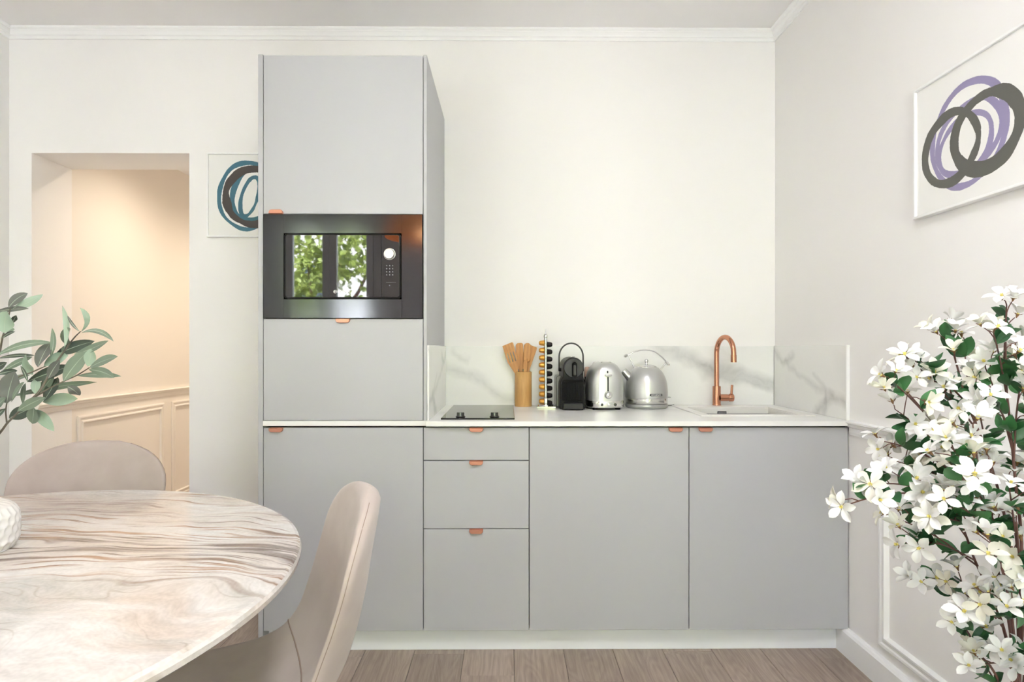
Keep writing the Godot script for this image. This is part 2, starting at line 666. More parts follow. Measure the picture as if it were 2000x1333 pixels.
# ---------------------------------------------------------------- the room
func build_room() -> void:
	var wall: Material = mats["wall_paint"]
	var T := 0.26
	# back wall with the opening to the hall
	var dl := -2.280
	var dr := -1.528
	var dh := 2.097
	var m := MB.new()
	m.box(Vector3((WALL_L - 0.2 + dl) * 0.5, CEIL * 0.5, -T * 0.5), Vector3(dl - WALL_L + 0.2, CEIL, T))
	m.box(Vector3((dl + dr) * 0.5, (CEIL + dh) * 0.5, -T * 0.5), Vector3(dr - dl, CEIL - dh, T))
	m.box(Vector3((dr + WALL_R + 0.2) * 0.5, CEIL * 0.5, -T * 0.5), Vector3(WALL_R + 0.2 - dr, CEIL, T))
	structure("wall_back", m, wall, "white back wall behind the kitchen with an opening to the hall", "wall")
	structure("wall_right", MB.new().box(Vector3(WALL_R + 0.1, CEIL * 0.5, ROOM_Z * 0.5), Vector3(0.2, CEIL, ROOM_Z)), wall, "white right wall with panel mouldings and a framed print", "wall")
	structure("wall_left", MB.new().box(Vector3(WALL_L - 0.1, CEIL * 0.5, ROOM_Z * 0.5), Vector3(0.2, CEIL, ROOM_Z)), wall, "narrow sliver of white wall at the left edge", "wall")
	structure("ceiling", MB.new().box(Vector3((WALL_L + WALL_R) * 0.5, CEIL + 0.1, ROOM_Z * 0.5 - 0.0), Vector3(WALL_R - WALL_L + 0.4, 0.2, ROOM_Z + 0.6)), mats["ceiling_paint"], "plain white ceiling above the kitchen", "ceiling")
	# window wall behind the camera
	var wins := [[-2.24, -1.29], [-0.40, 1.06]]
	var y0 := 0.32
	var y1 := 2.46
	m = MB.new()
	var xs := [WALL_L - 0.2, wins[0][0], wins[0][1], wins[1][0], wins[1][1], WALL_R + 0.2]
	for k in [0, 2, 4]:
		m.box(Vector3((xs[k] + xs[k + 1]) * 0.5, CEIL * 0.5, ROOM_Z + 0.12), Vector3(xs[k + 1] - xs[k], CEIL, 0.24))
	for w in wins:
		m.box(Vector3((w[0] + w[1]) * 0.5, y0 * 0.5, ROOM_Z + 0.12), Vector3(w[1] - w[0], y0, 0.24))
		m.box(Vector3((w[0] + w[1]) * 0.5, (y1 + CEIL) * 0.5, ROOM_Z + 0.12), Vector3(w[1] - w[0], CEIL - y1, 0.24))
	structure("wall_front", m, wall, "white wall with two tall windows behind the viewer", "wall")
	for k in 2:
		build_window(k + 1, wins[k][0], wins[k][1], y0, y1)
	# floor of oak planks running towards the kitchen
	var fl := structure("floor", MB.new().box(Vector3((WALL_L + WALL_R) * 0.5, -0.07, 0.8), Vector3(WALL_R - WALL_L + 0.4, 0.1, 7.0)), mats["carcass"], "floor of greyish brown oak planks", "floor")
	var wdt := 0.19
	rng.seed = 11
	var col := 0
	var x := WALL_L - 0.06
	while x < WALL_R:
		var za := -2.7 if x < -1.1 else -0.1
		var z := za - rng.randf() * 1.3
		while z < ROOM_Z:
			var a := maxf(z, za)
			var b := minf(z + 1.5, ROOM_Z + 0.05)
			if b - a > 0.03:
				part(fl, "plank", MB.new().box(Vector3(0, -0.010, 0), Vector3(wdt - 0.0012, 0.02, b - a - 0.0012), 0.0012), mats["oak_%d" % rng.randi_range(0, 4)], Transform3D(Basis(), Vector3(x + wdt * 0.5, 0, (a + b) * 0.5)))
			z += 1.5
		x += wdt
		col += 1
	# hall beyond the opening
	var hall: Material = mats["hall_paint"]
	var hx := dl - 0.008
	structure("wall_hall_left", MB.new().box(Vector3(hx - 0.1, 1.3, -T - 1.3), Vector3(0.2, 2.6, 2.6)), hall, "hall wall in warm lamplight with rail and panels", "wall")
	structure("wall_hall_right", MB.new().box(Vector3(-0.95, 1.3, -T - 1.3), Vector3(0.2, 2.6, 2.6)), hall, "hall wall hidden behind the kitchen", "wall")
	structure("wall_hall_end", MB.new().box(Vector3(-1.7, 1.3, -T - 2.7), Vector3(2.0, 2.6, 0.2)), hall, "end wall of the hall", "wall")
	structure("ceiling_hall", MB.new().box(Vector3(-1.68, 2.45, -T - 1.3), Vector3(1.4, 0.1, 2.6)), mats["ceiling_paint"], "low ceiling of the hall", "ceiling")
	# mouldings
	var trim: Material = mats["trim_paint"]
	var crown := [Vector2(0, -0.049), Vector2(0.007, -0.049), Vector2(0.009, -0.036), Vector2(0.015, -0.033), Vector2(0.016, -0.028), Vector2(0.022, -0.019), Vector2(0.025, -0.017), Vector2(0.026, -0.012), Vector2(0.033, -0.009), Vector2(0.036, -0.004), Vector2(0.036, 0), Vector2(0, 0)]
	structure("trim_1", MB.new().moulding(crown, Vector3(WALL_L, CEIL, 0), Vector3(WALL_R, CEIL, 0), Vector3.BACK, Vector3.UP, -1, -1), trim, "stepped white crown moulding along the back wall", "moulding")
	structure("trim_2", MB.new().moulding(crown, Vector3(WALL_R, CEIL, ROOM_Z), Vector3(WALL_R, CEIL, 0), Vector3.LEFT, Vector3.UP, -1, -1), trim, "stepped white crown moulding along the right wall", "moulding")
	structure("trim_3", MB.new().moulding(crown, Vector3(WALL_L, CEIL, ROOM_Z), Vector3(WALL_L, CEIL, 0), Vector3.RIGHT, Vector3.UP, -1, -1), trim, "stepped white crown moulding along the left wall", "moulding")
	var rail := [Vector2(0, -0.052), Vector2(0.006, -0.052), Vector2(0.009, -0.042), Vector2(0.009, -0.026), Vector2(0.016, -0.020), Vector2(0.018, -0.013), Vector2(0.018, -0.010), Vector2(0.025, -0.006), Vector2(0.025, 0.0), Vector2(0, 0.003)]
	structure("trim_4", MB.new().moulding(rail, Vector3(WALL_R, 0.888, ROOM_Z), Vector3(WALL_R, 0.888, 0.632), Vector3.LEFT, Vector3.UP), trim, "white chair rail on the right wall beside the worktop", "moulding")
	var hrail := [Vector2(0, -0.045), Vector2(0.006, -0.045), Vector2(0.009, -0.032), Vector2(0.009, -0.022), Vector2(0.016, -0.016), Vector2(0.018, -0.008), Vector2(0.022, -0.004), Vector2(0.022, 0.0), Vector2(0, 0.003)]
	structure("trim_5", MB.new().moulding(hrail, Vector3(dl, 0.887, -0.02), Vector3(dl, 0.887, -T), Vector3.RIGHT, Vector3.UP), hall, "short chair rail on the side of the wall opening", "moulding")
	structure("trim_6", MB.new().moulding(hrail, Vector3(hx, 0.887, -T), Vector3(hx, 0.887, -T - 2.6), Vector3.RIGHT, Vector3.UP), hall, "chair rail along the hall wall in warm light", "moulding")
	var pan := [Vector2(0, 0), Vector2(0.0, 0.010), Vector2(0.006, 0.013), Vector2(0.014, 0.013), Vector2(0.018, 0.008), Vector2(0.026, 0.008), Vector2(0.034, 0.016), Vector2(0.040, 0.016), Vector2(0.044, 0.006), Vector2(0.046, 0.0)]
	structure("trim_7", MB.new().frame(pan, Vector3(WALL_R, 0.135, EYE.z - 2.028), Vector3(0, 0, 1.15), Vector3(0, 0.648, 0), Vector3.LEFT), trim, "white rectangular panel moulding on the right wall behind the flowers", "moulding")
	var hp := [Vector2(0, 0), Vector2(0.0, 0.008), Vector2(0.006, 0.011), Vector2(0.012, 0.011), Vector2(0.018, 0.006), Vector2(0.026, 0.006), Vector2(0.032, 0.012), Vector2(0.038, 0.012), Vector2(0.042, 0.0)]
	var zs := [[-0.305, -1.09], [-1.18, -1.97]]
	for k in 2:
		structure("trim_%d" % (8 + k), MB.new().frame(hp, Vector3(hx, 0.14, zs[k][0]), Vector3(0, 0, zs[k][1] - zs[k][0]), Vector3(0, 0.66, 0), Vector3.RIGHT), hall, ["panel moulding under the hall rail behind the far chair", "panel moulding at the right edge of the opening under the hall rail"][k], "moulding")
	var bp := [Vector2(0, 0), Vector2(0.022, 0), Vector2(0.022, 0.088), Vector2(0.016, 0.096), Vector2(0.010, 0.100), Vector2(0, 0.101)]
	structure("baseboard_right", MB.new().moulding(bp, Vector3(WALL_R, 0, ROOM_Z), Vector3(WALL_R, 0, 0.56), Vector3.LEFT, Vector3.UP), trim, "white baseboard at the foot of the right wall", "baseboard")
	structure("baseboard_back", MB.new().moulding(bp, Vector3(dr, 0, 0), Vector3(-0.945, 0, 0), Vector3.BACK, Vector3.UP), trim, "white baseboard between the opening and the tall cabinet", "baseboard")
	structure("baseboard_hall", MB.new().moulding(bp, Vector3(hx, 0, -T), Vector3(hx, 0, -T - 2.6), Vector3.RIGHT, Vector3.UP), hall, "baseboard of the hall wall", "baseboard")
	structure("baseboard_left", MB.new().moulding(bp, Vector3(WALL_L, 0, ROOM_Z), Vector3(WALL_L, 0, 0), Vector3.RIGHT, Vector3.UP), trim, "white baseboard at the foot of the left wall", "baseboard")
	build_ceiling_lamp()
	# the lamps that light the hall
	for k in 2:
		hall_lamp(Vector3([-1.68, -1.62][k], 2.40, [-0.625, -1.75][k]), ["round warm spotlight in the hall ceiling next to the opening", "round warm spotlight deeper in the hall ceiling"][k], [0.50, 0.58][k])


func hall_lamp(at: Vector3, label: String, energy: float) -> void:
	var lamp := thing("ceiling_spotlight", label, "lamp", at, 0.0, "hall spotlights")
	part(lamp, "housing", MB.new().lathe([Vector2(0.030, -0.001), Vector2(0.034, -0.006), Vector2(0.042, -0.008), Vector2(0.045, -0.004), Vector2(0.046, 0.0)], 28), mats["trim_paint"])
	var glow := mat("lamp_glow", rgb(255, 226, 180), 0.5)
	glow.emission_enabled = true
	glow.emission = rgb(255, 222, 176)
	glow.emission_energy_multiplier = 3.0
	part(lamp, "lamp_lens", MB.new().lathe([Vector2(0.0005, -0.004), Vector2(0.030, -0.002)], 28), glow)
	var l := SpotLight3D.new()
	l.name = "hall_light"
	l.light_color = rgb(255, 236, 212)
	l.light_energy = energy
	l.spot_angle = 78
	l.spot_angle_attenuation = 1.0
	l.spot_range = 8
	l.light_size = 0.035
	l.shadow_enabled = true
	l.position = Vector3(0, -0.012, 0)
	l.rotation_degrees.x = -90
	lamp.add_child(l)


func build_ceiling_lamp() -> void:
	var o := thing("ceiling_lamp", "round opal flush lamp on the kitchen ceiling", "lamp", Vector3(0.22, CEIL, 2.45))
	part(o, "mount", MB.new().lathe([Vector2(0.26, 0.0), Vector2(0.26, -0.03), Vector2(0.245, -0.034)], 48), mats["trim_paint"])
	var opal := mat("lamp_opal", rgb(250, 248, 242), 0.4)
	opal.emission_enabled = true
	opal.emission = rgb(250, 251, 255)
	opal.emission_energy_multiplier = 0.6
	part(o, "lamp_diffuser", MB.new().lathe([Vector2(0.245, -0.034), Vector2(0.235, -0.050), Vector2(0.18, -0.062), Vector2(0.001, -0.068)], 48), opal)
	var l := AreaLight3D.new()
	l.name = "ceiling_light"
	l.area_size = Vector2(0.42, 0.42)
	l.area_range = 10
	l.light_color = rgb(250, 251, 255)
	l.light_energy = 1.05
	l.shadow_enabled = true
	l.position = Vector3(0, -0.075, 0)
	l.rotation_degrees.x = -90
	o.add_child(l)


func build_window(k: int, x0: float, x1: float, y0: float, y1: float) -> void:
	var t: Material = mats["trim_paint"]
	var z := ROOM_Z + 0.10
	var o := Node3D.new()
	o.name = "window_%d" % k
	add_child(o)
	o.position = Vector3((x0 + x1) * 0.5, y0, z)
	o.set_meta("kind", "structure")
	tag(o, ["tall two-leaf window mirrored in the microwave door", "tall two-leaf window behind the viewer near the flowers"][k - 1], "window")
	var w := x1 - x0
	var h := y1 - y0
	var f := MB.new()
	f.box(Vector3(-w * 0.5 + 0.02, h * 0.5, 0), Vector3(0.04, h, 0.08), 0.003)
	f.box(Vector3(w * 0.5 - 0.02, h * 0.5, 0), Vector3(0.04, h, 0.08), 0.003)
	f.box(Vector3(0, 0.02, 0), Vector3(w - 0.08, 0.04, 0.08), 0.003)
	f.box(Vector3(0, h - 0.02, 0), Vector3(w - 0.08, 0.04, 0.08), 0.003)
	part(o, "window_frame", f, t)
	for s in [-1.0, 1.0]:
		var lw := w * 0.5 - 0.042
		var c := Vector3(s * (w * 0.25 - 0.0205), h * 0.5, -0.012)
		var lf := MB.new()
		for q in [-1.0, 1.0]:
			lf.box(c + Vector3(q * (lw * 0.5 - 0.035), 0, 0), Vector3(0.07, h - 0.084, 0.05), 0.004)
			lf.box(c + Vector3(0, q * (h * 0.5 - 0.042 - 0.04), 0), Vector3(lw - 0.14, 0.08, 0.05), 0.004)
		var leaf := part(o, "casement", lf, t)
		part(leaf, "pane", MB.new().box(c, Vector3(lw - 0.138, h - 0.24, 0.004)), mats["pane_glass"])
	part(o, "handle", MB.new().box(Vector3(0.03, h * 0.45, -0.055), Vector3(0.018, 0.11, 0.016), 0.004), mats["chrome"])


# ---------------------------------------------------------------- outside the window
func build_outside() -> void:
	structure("ground", MB.new().box(Vector3(0, -4.1, 30), Vector3(120, 0.2, 60)), mat("pavement", rgb(188, 191, 197), 0.9), "pale pavement of the street below", "ground")
	var b := thing("apartment_building", "pale apartment building across the street", "building", Vector3(0, -4, 17))
	var stone := mat("facade", rgb(216, 219, 222), 0.9)
	part(b, "facade", MB.new().box(Vector3(0, 4.4, 1), Vector3(30, 8.8, 2)), stone)
	var dark := mat("facade_window", rgb(70, 82, 100), 0.15)
	var wm := MB.new().box(Vector3.ZERO, Vector3(1.0, 1.7, 0.06)).mesh()
	var fm := MB.new().box(Vector3(0, -0.95, -0.06), Vector3(1.3, 0.1, 0.22)).mesh()
	for r in 3:
		for c in 9:
			var w := part(b, "window", wm, dark, Transform3D(Basis(), Vector3(-12 + c * 3.0, 1.6 + r * 2.7, -0.02)))
			part(w, "sill", fm, stone)
	rng.seed = 77
	var trees := [[-5.9, 8.6, 4.3], [-3.3, 9.2, 4.9], [0.6, 8.6, 4.2], [3.4, 9.4, 4.6]]
	var names := ["leafy street tree mirrored in the left pane", "leafy street tree mirrored in the right pane", "leafy street tree before the second window", "leafy street tree furthest to the right outside"]
	for k in trees.size():
		var t: Array = trees[k]
		var tree := thing("street_tree", names[k], "tree", Vector3(t[0], -4, t[1]), 0.0, "street trees")
		part(tree, "trunk", MB.new().tube(curve([Vector3(0, 0, 0), Vector3(0.08, 1.8, 0.05), Vector3(0, 3.6, 0), Vector3(0.1, 5.6, 0)], 5), 0.13, 9), mats["stem_brown"])
		var ends := []
		for j in 11:
			var a := TAU * j / 11.0 + rng.randf() * 0.4
			var y := 3.0 + j * 0.27
			var e := Vector3(cos(a) * (1.7 - 0.06 * j), y + 0.9 + rng.randf() * 0.7, sin(a) * (1.5 - 0.06 * j))
			part(tree, "branch", MB.new().tube(curve([Vector3(0, y, 0), Vector3(e.x * 0.5, y + 0.3, e.z * 0.5), e], 4), [0.05, 0.047, 0.044, 0.04, 0.036, 0.03, 0.024, 0.018, 0.012], 6), mats["stem_brown"])
			ends.append(e)
		var leaf := MB.new()
		for j in 5:
			var d := Vector3(rng.randf_range(-1, 1), rng.randf_range(-0.8, 0.8), rng.randf_range(-1, 1)).normalized()
			leaf.blade(d * 0.02, d * 0.07 + Vector3(0, 0.015, 0), d * 0.13, 0.06, Vector3(0.2, 1, 0.3), 0.2, 0.45, 4)
		var mm := MultiMesh.new()
		mm.transform_format = MultiMesh.TRANSFORM_3D
		mm.mesh = leaf.mesh()
		mm.instance_count = 1700
		for j in 1700:
			var e: Vector3 = ends[rng.randi_range(0, 10)]
			var p := e * Vector3(rng.randf_range(0.35, 1.05), 1, rng.randf_range(0.35, 1.05)) + Vector3(rng.randfn(0, 0.3), rng.randfn(0, 0.33), rng.randfn(0, 0.3))
			mm.set_instance_transform(j, Transform3D(Basis.from_euler(Vector3(rng.randf() * TAU, rng.randf() * TAU, rng.randf() * TAU)), p))
		var fo := MultiMeshInstance3D.new()
		fo.name = "foliage"
		fo.multimesh = mm
		var lm := mat("street_leaf_%d" % (k % 2), [rgb(168, 180, 92), rgb(140, 160, 88)][k % 2], 0.5)
		lm.backlight_enabled = true
		lm.backlight = Color(0.6, 0.62, 0.3)
		fo.material_override = lm
		fo.set_meta("kind", "stuff")
		tree.add_child(fo)
	# copper pendant that shows in the microwave's steel
	var p := thing("pendant_lamp", "orange dome pendant lamp mirrored in the microwave surround", "lamp", Vector3(-0.66, 2.02, 3.0))
	var shade := mat("lamp_shade_orange", rgb(214, 136, 84), 0.5)
	shade.emission_enabled = true
	shade.emission = rgb(232, 150, 92)
	shade.emission_energy_multiplier = 0.55
	var bulb := OmniLight3D.new()
	bulb.name = "pendant_light"
	bulb.light_color = rgb(255, 190, 130)
	bulb.light_energy = 0.012
	bulb.light_size = 0.03
	bulb.omni_range = 8
	bulb.shadow_enabled = true
	bulb.position = Vector3(0, 0.03, 0)
	p.add_child(bulb)
	part(p, "lamp_shade", MB.new().lathe([Vector2(0.29, 0.0), Vector2(0.285, 0.06), Vector2(0.25, 0.15), Vector2(0.18, 0.22), Vector2(0.08, 0.26), Vector2(0.02, 0.27)], 40), shade)
	part(p, "cord", MB.new().tube([Vector3(0, 0.27, 0), Vector3(0, 0.66, 0)], 0.004, 8), mats["black_plastic"])
	part(p, "ceiling_rose", MB.new().lathe([Vector2(0.05, 0.65), Vector2(0.05, 0.668)], 24), mats["trim_paint"])


# ---------------------------------------------------------------- the kitchen
func pull_mesh() -> ArrayMesh:
	# folded copper tab over a door's edge: a lip with two rounded corners and a thin top flange
	var m := MB.new()
	m.prism(rrect(0.052, 0.0145, [0.011, 0.011, 0.001, 0.001], 7, Vector2(0, -0.00725)), [[0.0, 0.0], [0.0, 0.010], [0.0012, 0.0115]])
	m.box(Vector3(0, 0.0008, -0.006), Vector3(0.050, 0.0014, 0.014), 0.0004)
	return m.mesh()


func front(parent: Node3D, called: String, x0: float, x1: float, y0: float, y1: float, pull_x: float, pull_at_top := true) -> void:
	var g := 0.0015
	var d := part(parent, called, MB.new().box(Vector3(0, 0, 0), Vector3(x1 - x0 - 2 * g, y1 - y0 - 2 * g, 0.019), 0.0012), mats["cabinet_grey"], Transform3D(Basis(), Vector3((x0 + x1) * 0.5, (y0 + y1) * 0.5, FACE - 0.0095) - parent.position))
	if pull_x > -9:
		var b := Basis() if pull_at_top else Basis(Vector3.BACK, PI)
		var h := part(d, "handle", pull, mats["copper_pull"], Transform3D(b, Vector3(pull_x - (x0 + x1) * 0.5, ((y1 - y0) * 0.5 - g) * (1 if pull_at_top else -1), 0.0097)))
		h.set_meta("label", "small copper edge pull")


var pull: ArrayMesh


func carcass(parent: Node3D, x0: float, x1: float, y0: float, y1: float, shelves := []) -> void:
	var m := MB.new()
	var p := parent.position
	var zb := 0.012
	var zf := FACE - 0.0225
	var cz := (zb + zf) * 0.5 - p.z
	var cy := (y0 + y1) * 0.5 - p.y
	var cx := (x0 + x1) * 0.5 - p.x
	var w := x1 - x0 - 0.001
	m.box(Vector3(cx - w * 0.5 + 0.008, cy, cz), Vector3(0.016, y1 - y0, zf - zb))
	m.box(Vector3(cx + w * 0.5 - 0.008, cy, cz), Vector3(0.016, y1 - y0, zf - zb))
	m.box(Vector3(cx, cy, zb - p.z + 0.004), Vector3(w - 0.032, y1 - y0, 0.008))
	for y in [y0 + 0.008, y1 - 0.008] + shelves:
		m.box(Vector3(cx, y - p.y, cz), Vector3(w - 0.032, 0.016, zf - zb))
	part(parent, "body", m, mats["carcass"])


func build_kitchen() -> void:
	pull = pull_mesh()
	var xs := [-0.918, -0.318, 0.080, 0.683, 1.2865]
	var yb := 0.097
	var yt := 0.8625
	var grey: Material = mats["cabinet_grey"]
	var labels := ["grey base cabinet under the microwave column with one door", "narrow grey cabinet with three drawers under the hob", "grey base cabinet with one door beside the drawers", "grey sink cabinet with one door against the right wall"]
	for k in 4:
		var c := thing("base_cabinet", labels[k], "cabinet", Vector3((xs[k] + xs[k + 1]) * 0.5, yb, 0.3), 0.0, "grey base cabinets")
		carcass(c, xs[k], xs[k + 1], yb, yt)
		if k == 1:
			front(c, "drawer", xs[k], xs[k + 1], 0.738, yt, -0.119)
			front(c, "drawer", xs[k], xs[k + 1], 0.481, 0.738, -0.119)
			front(c, "drawer", xs[k], xs[k + 1], yb, 0.481, -0.119)
		else:
			front(c, "door", xs[k], xs[k + 1], yb, yt, [-0.868, 0, 0.631, 0.744][k])
	# tall unit over the worktop
	var t := thing("tall_cabinet", "tall grey cabinet column holding the microwave", "cabinet", Vector3(-0.618, TOP, 0.3))
	carcass(t, -0.918, -0.318, TOP + 0.002, 2.255, [1.268, 1.668])
	front(t, "door", -0.918, -0.318, 1.6635, 2.262, -0.868, false)
	front(t, "door", -0.918, -0.318, TOP, 1.272, -0.618)
	part(t, "side_panel", MB.new().box(Vector3(-0.311 + 0.618, (2.264 - TOP) * 0.5, 0.01), Vector3(0.012, 2.264 - TOP, 0.62), 0.001), grey)
	part(t, "side_panel", MB.new().box(Vector3(-0.928 + 0.618, 1.132 - TOP, 0.01), Vector3(0.018, 2.264, 0.62), 0.001), grey)
	part(t, "top_panel", MB.new().box(Vector3(0, 2.2585 - TOP, 0.0), Vector3(0.598, 0.006, 0.59)), grey)
	var kick := part(self, "plinth", MB.new().box(Vector3(0.184, 0.047, FACE - 0.06), Vector3(2.204, 0.094, 0.016), 0.001), mats["plinth_white"])
	tag(kick, "white plinth board under the grey cabinets", "plinth")
	# worktop with the sink cut out
	var wx0 := -0.917
	var wx1 := 1.2885
	var sx0 := 0.79
	var sx1 := 1.215
	var sz0 := 0.075
	var sz1 := 0.468
	var th := 0.0195
	var zf := 0.640
	var m := MB.new()
	var y := TOP - th * 0.5
	var tx := -0.306
	m.box(Vector3((wx0 + tx) * 0.5, y, 0.311), Vector3(tx - wx0 + 0.004, th, 0.622), 0.0012)
	m.box(Vector3((tx + sx0) * 0.5, y, zf * 0.5), Vector3(sx0 - tx, th, zf), 0.0012)
	m.box(Vector3((sx1 + wx1) * 0.5, y, zf * 0.5), Vector3(wx1 - sx1, th, zf), 0.0012)
	m.box(Vector3((sx0 + sx1) * 0.5, y, sz0 * 0.5), Vector3(sx1 - sx0 + 0.004, th, sz0), 0.0012)
	m.box(Vector3((sx0 + sx1) * 0.5, y, (sz1 + zf) * 0.5), Vector3(sx1 - sx0 + 0.004, th, zf - sz1), 0.0012)
	tag(part(self, "worktop", m, mats["worktop_marble"]), "thin white marble worktop running along the whole kitchen", "worktop")
	# splashbacks
	var sh := 0.284
	var sb := part(self, "backsplash", MB.new().box(Vector3(0.792, -sh * 0.5, 0.005), Vector3(1.583, sh, 0.010), 0.001), mats["splash_marble"], Transform3D(Basis(), Vector3(-0.304, TOP + sh, 0.0)))
	(mats["splash_marble"] as StandardMaterial3D).uv1_scale = Vector3(1 / 1.6, 1 / 0.3, 1)
	(mats["side_marble"] as StandardMaterial3D).uv1_scale = Vector3(1 / 0.64, 1 / 0.3, 1)
	tag(sb, "veined white marble backsplash on the back wall behind the appliances", "backsplash", "marble backsplash panels")
	sb = part(self, "backsplash_001", MB.new().box(Vector3(0, -sh * 0.5, 0.3125), Vector3(0.008, sh, 0.605), 0.001), mats["side_marble"], Transform3D(Basis(), Vector3(WALL_R - 0.0045, TOP + sh, 0.0)))
	tag(sb, "marble backsplash panel on the right wall beside the sink", "backsplash", "marble backsplash panels")
	sb = part(self, "backsplash_002", MB.new().box(Vector3(0, -sh * 0.5, 0.3125), Vector3(0.008, sh, 0.604), 0.001), mats["side_marble"], Transform3D(Basis(), Vector3(-0.3005, TOP + sh, 0.0)))
	tag(sb, "marble backsplash panel on the tall cabinet's side by the hob", "backsplash", "marble backsplash panels")
	tag(part(self, "edge_strip", MB.new().box(Vector3(WALL_R - 0.006, TOP + sh * 0.5, 0.6195), Vector3(0.012, sh + 0.002, 0.008), 0.0015), mats["trim_paint"]), "thin white strip ending the marble on the right wall", "strip")
	build_microwave()
	build_hob()
	build_sink(sx0, sx1, sz0, sz1)
	build_tap()


func build_microwave() -> void:
	var o := thing("microwave", "built-in microwave with dark mirror steel surround and black glass door", "microwave", Vector3(-0.618, 1.2735, FACE))
	var w := 0.595
	var h := 0.3885
	var gx0 := -0.220
	var gx1 := 0.219
	var gy0 := 0.0715
	var gy1 := 0.3170
	var z := 0.002
	var m := MB.new()
	m.box(Vector3((-w * 0.5 + gx0) * 0.5, h * 0.5, z), Vector3(w * 0.5 + gx0, h, 0.012), 0.001)
	m.box(Vector3((w * 0.5 + gx1) * 0.5, h * 0.5, z), Vector3(w * 0.5 - gx1, h, 0.012), 0.001)
	m.box(Vector3((gx0 + gx1) * 0.5, gy0 * 0.5, z), Vector3(gx1 - gx0 + 0.003, gy0, 0.012), 0.001)
	m.box(Vector3((gx0 + gx1) * 0.5, (gy1 + h) * 0.5, z), Vector3(gx1 - gx0 + 0.003, h - gy1, 0.012), 0.001)
	part(o, "surround", m, mats["dark_steel"])
	part(o, "casing", MB.new().box(Vector3(0, h * 0.5, -0.18), Vector3(0.54, h - 0.03, 0.34)), mats["black_matt"])
	var gw := gx1 - gx0 - 0.003
	var gh := gy1 - gy0 - 0.003
	var c := Vector2((gx0 + gx1) * 0.5, (gy0 + gy1) * 0.5)
	part(o, "bezel", MB.new().prism(rrect(gw, gh, [0.012, 0.012, 0.012, 0.012], 6, c), [[0, -0.006], [0, 0.0085], [0.001, 0.0095]]), mats["black_plastic"])
	var door := part(o, "door", MB.new().prism(rrect(0.357, gh - 0.010, [0.008, 0.001, 0.001, 0.008], 5, Vector2(gx0 + 0.007 + 0.1785, c.y)), [[0, 0.008], [0, 0.0108], [0.0008, 0.0114]]), mats["oven_glass"])
	var cp := part(o, "control_panel", MB.new().prism(rrect(0.0665, gh - 0.010, [0.001, 0.008, 0.008, 0.001], 5, Vector2(gx1 - 0.007 - 0.0335, c.y)), [[0, 0.008], [0, 0.0106], [0.0008, 0.0112]]), mats["oven_glass"])
	var kb := part(cp, "knob", MB.new().lathe([Vector2(0.0185, 0), Vector2(0.0185, 0.014), Vector2(0.0175, 0.016), Vector2(0.0175, 0.016), Vector2(0.0005, 0.016)], 32), mat("knob_white", rgb(236, 236, 234), 0.25, 0.35), Transform3D(Basis(Vector3.RIGHT, PI * 0.5), Vector3(0.176, 0.239, 0.0112)))
	kb.set_meta("label", "round silver white dial")
	part(cp, "knob_ring", MB.new().lathe([Vector2(0.0225, 0), Vector2(0.0225, 0.003), Vector2(0.0195, 0.004), Vector2(0.0195, 0)], 32), mats["chrome"], Transform3D(Basis(Vector3.RIGHT, PI * 0.5), Vector3(0.176, 0.239, 0.0112)))
	var bm := MB.new().lathe([Vector2(0.0022, 0), Vector2(0.0022, 0.0006), Vector2(0.0004, 0.0006)], 10).mesh()
	for r in 4:
		for k in 3:
			part(cp, "button", bm, mat("button_grey", rgb(128, 130, 136), 0.5), Transform3D(Basis(Vector3.RIGHT, PI * 0.5), Vector3(0.165 + k * 0.0112, 0.196 - r * 0.0115, 0.0111)))
	part(cp, "dividing_line", MB.new().box(Vector3(0.181, 0.134, 0.0113), Vector3(0.036, 0.0008, 0.0006)), mats["button_grey"])
	part(cp, "start_button", bm, mats["button_grey"], Transform3D(Basis(Vector3.RIGHT, PI * 0.5), Vector3(0.176, 0.122, 0.0111)))
	# maker's mark in white on the door
	var pw := mat("print_bright", rgb(240, 240, 240), 0.5)
	var lx := -0.027
	var ly := 0.0985
	part(door, "logo_ring", MB.new().lathe([Vector2(0.0062, 0), Vector2(0.0062, 0.0006), Vector2(0.0050, 0.0006), Vector2(0.0050, 0)], 24), pw, Transform3D(Basis(Vector3.RIGHT, PI * 0.5), Vector3(lx, ly, 0.0113)))
	part(door, "logo_anchor", MB.new().box(Vector3(lx - 0.0024, ly, 0.0115), Vector3(0.0014, 0.0076, 0.0005)).box(Vector3(lx + 0.0024, ly, 0.0115), Vector3(0.0014, 0.0076, 0.0005)).box(Vector3(lx, ly, 0.0115), Vector3(0.0048, 0.0013, 0.0005)), pw)
	words(door, "lettering", "BOSCH", 0.0105, 0.0006, pw, Transform3D(Basis(), Vector3(lx + 0.031, ly, 0.0116)))


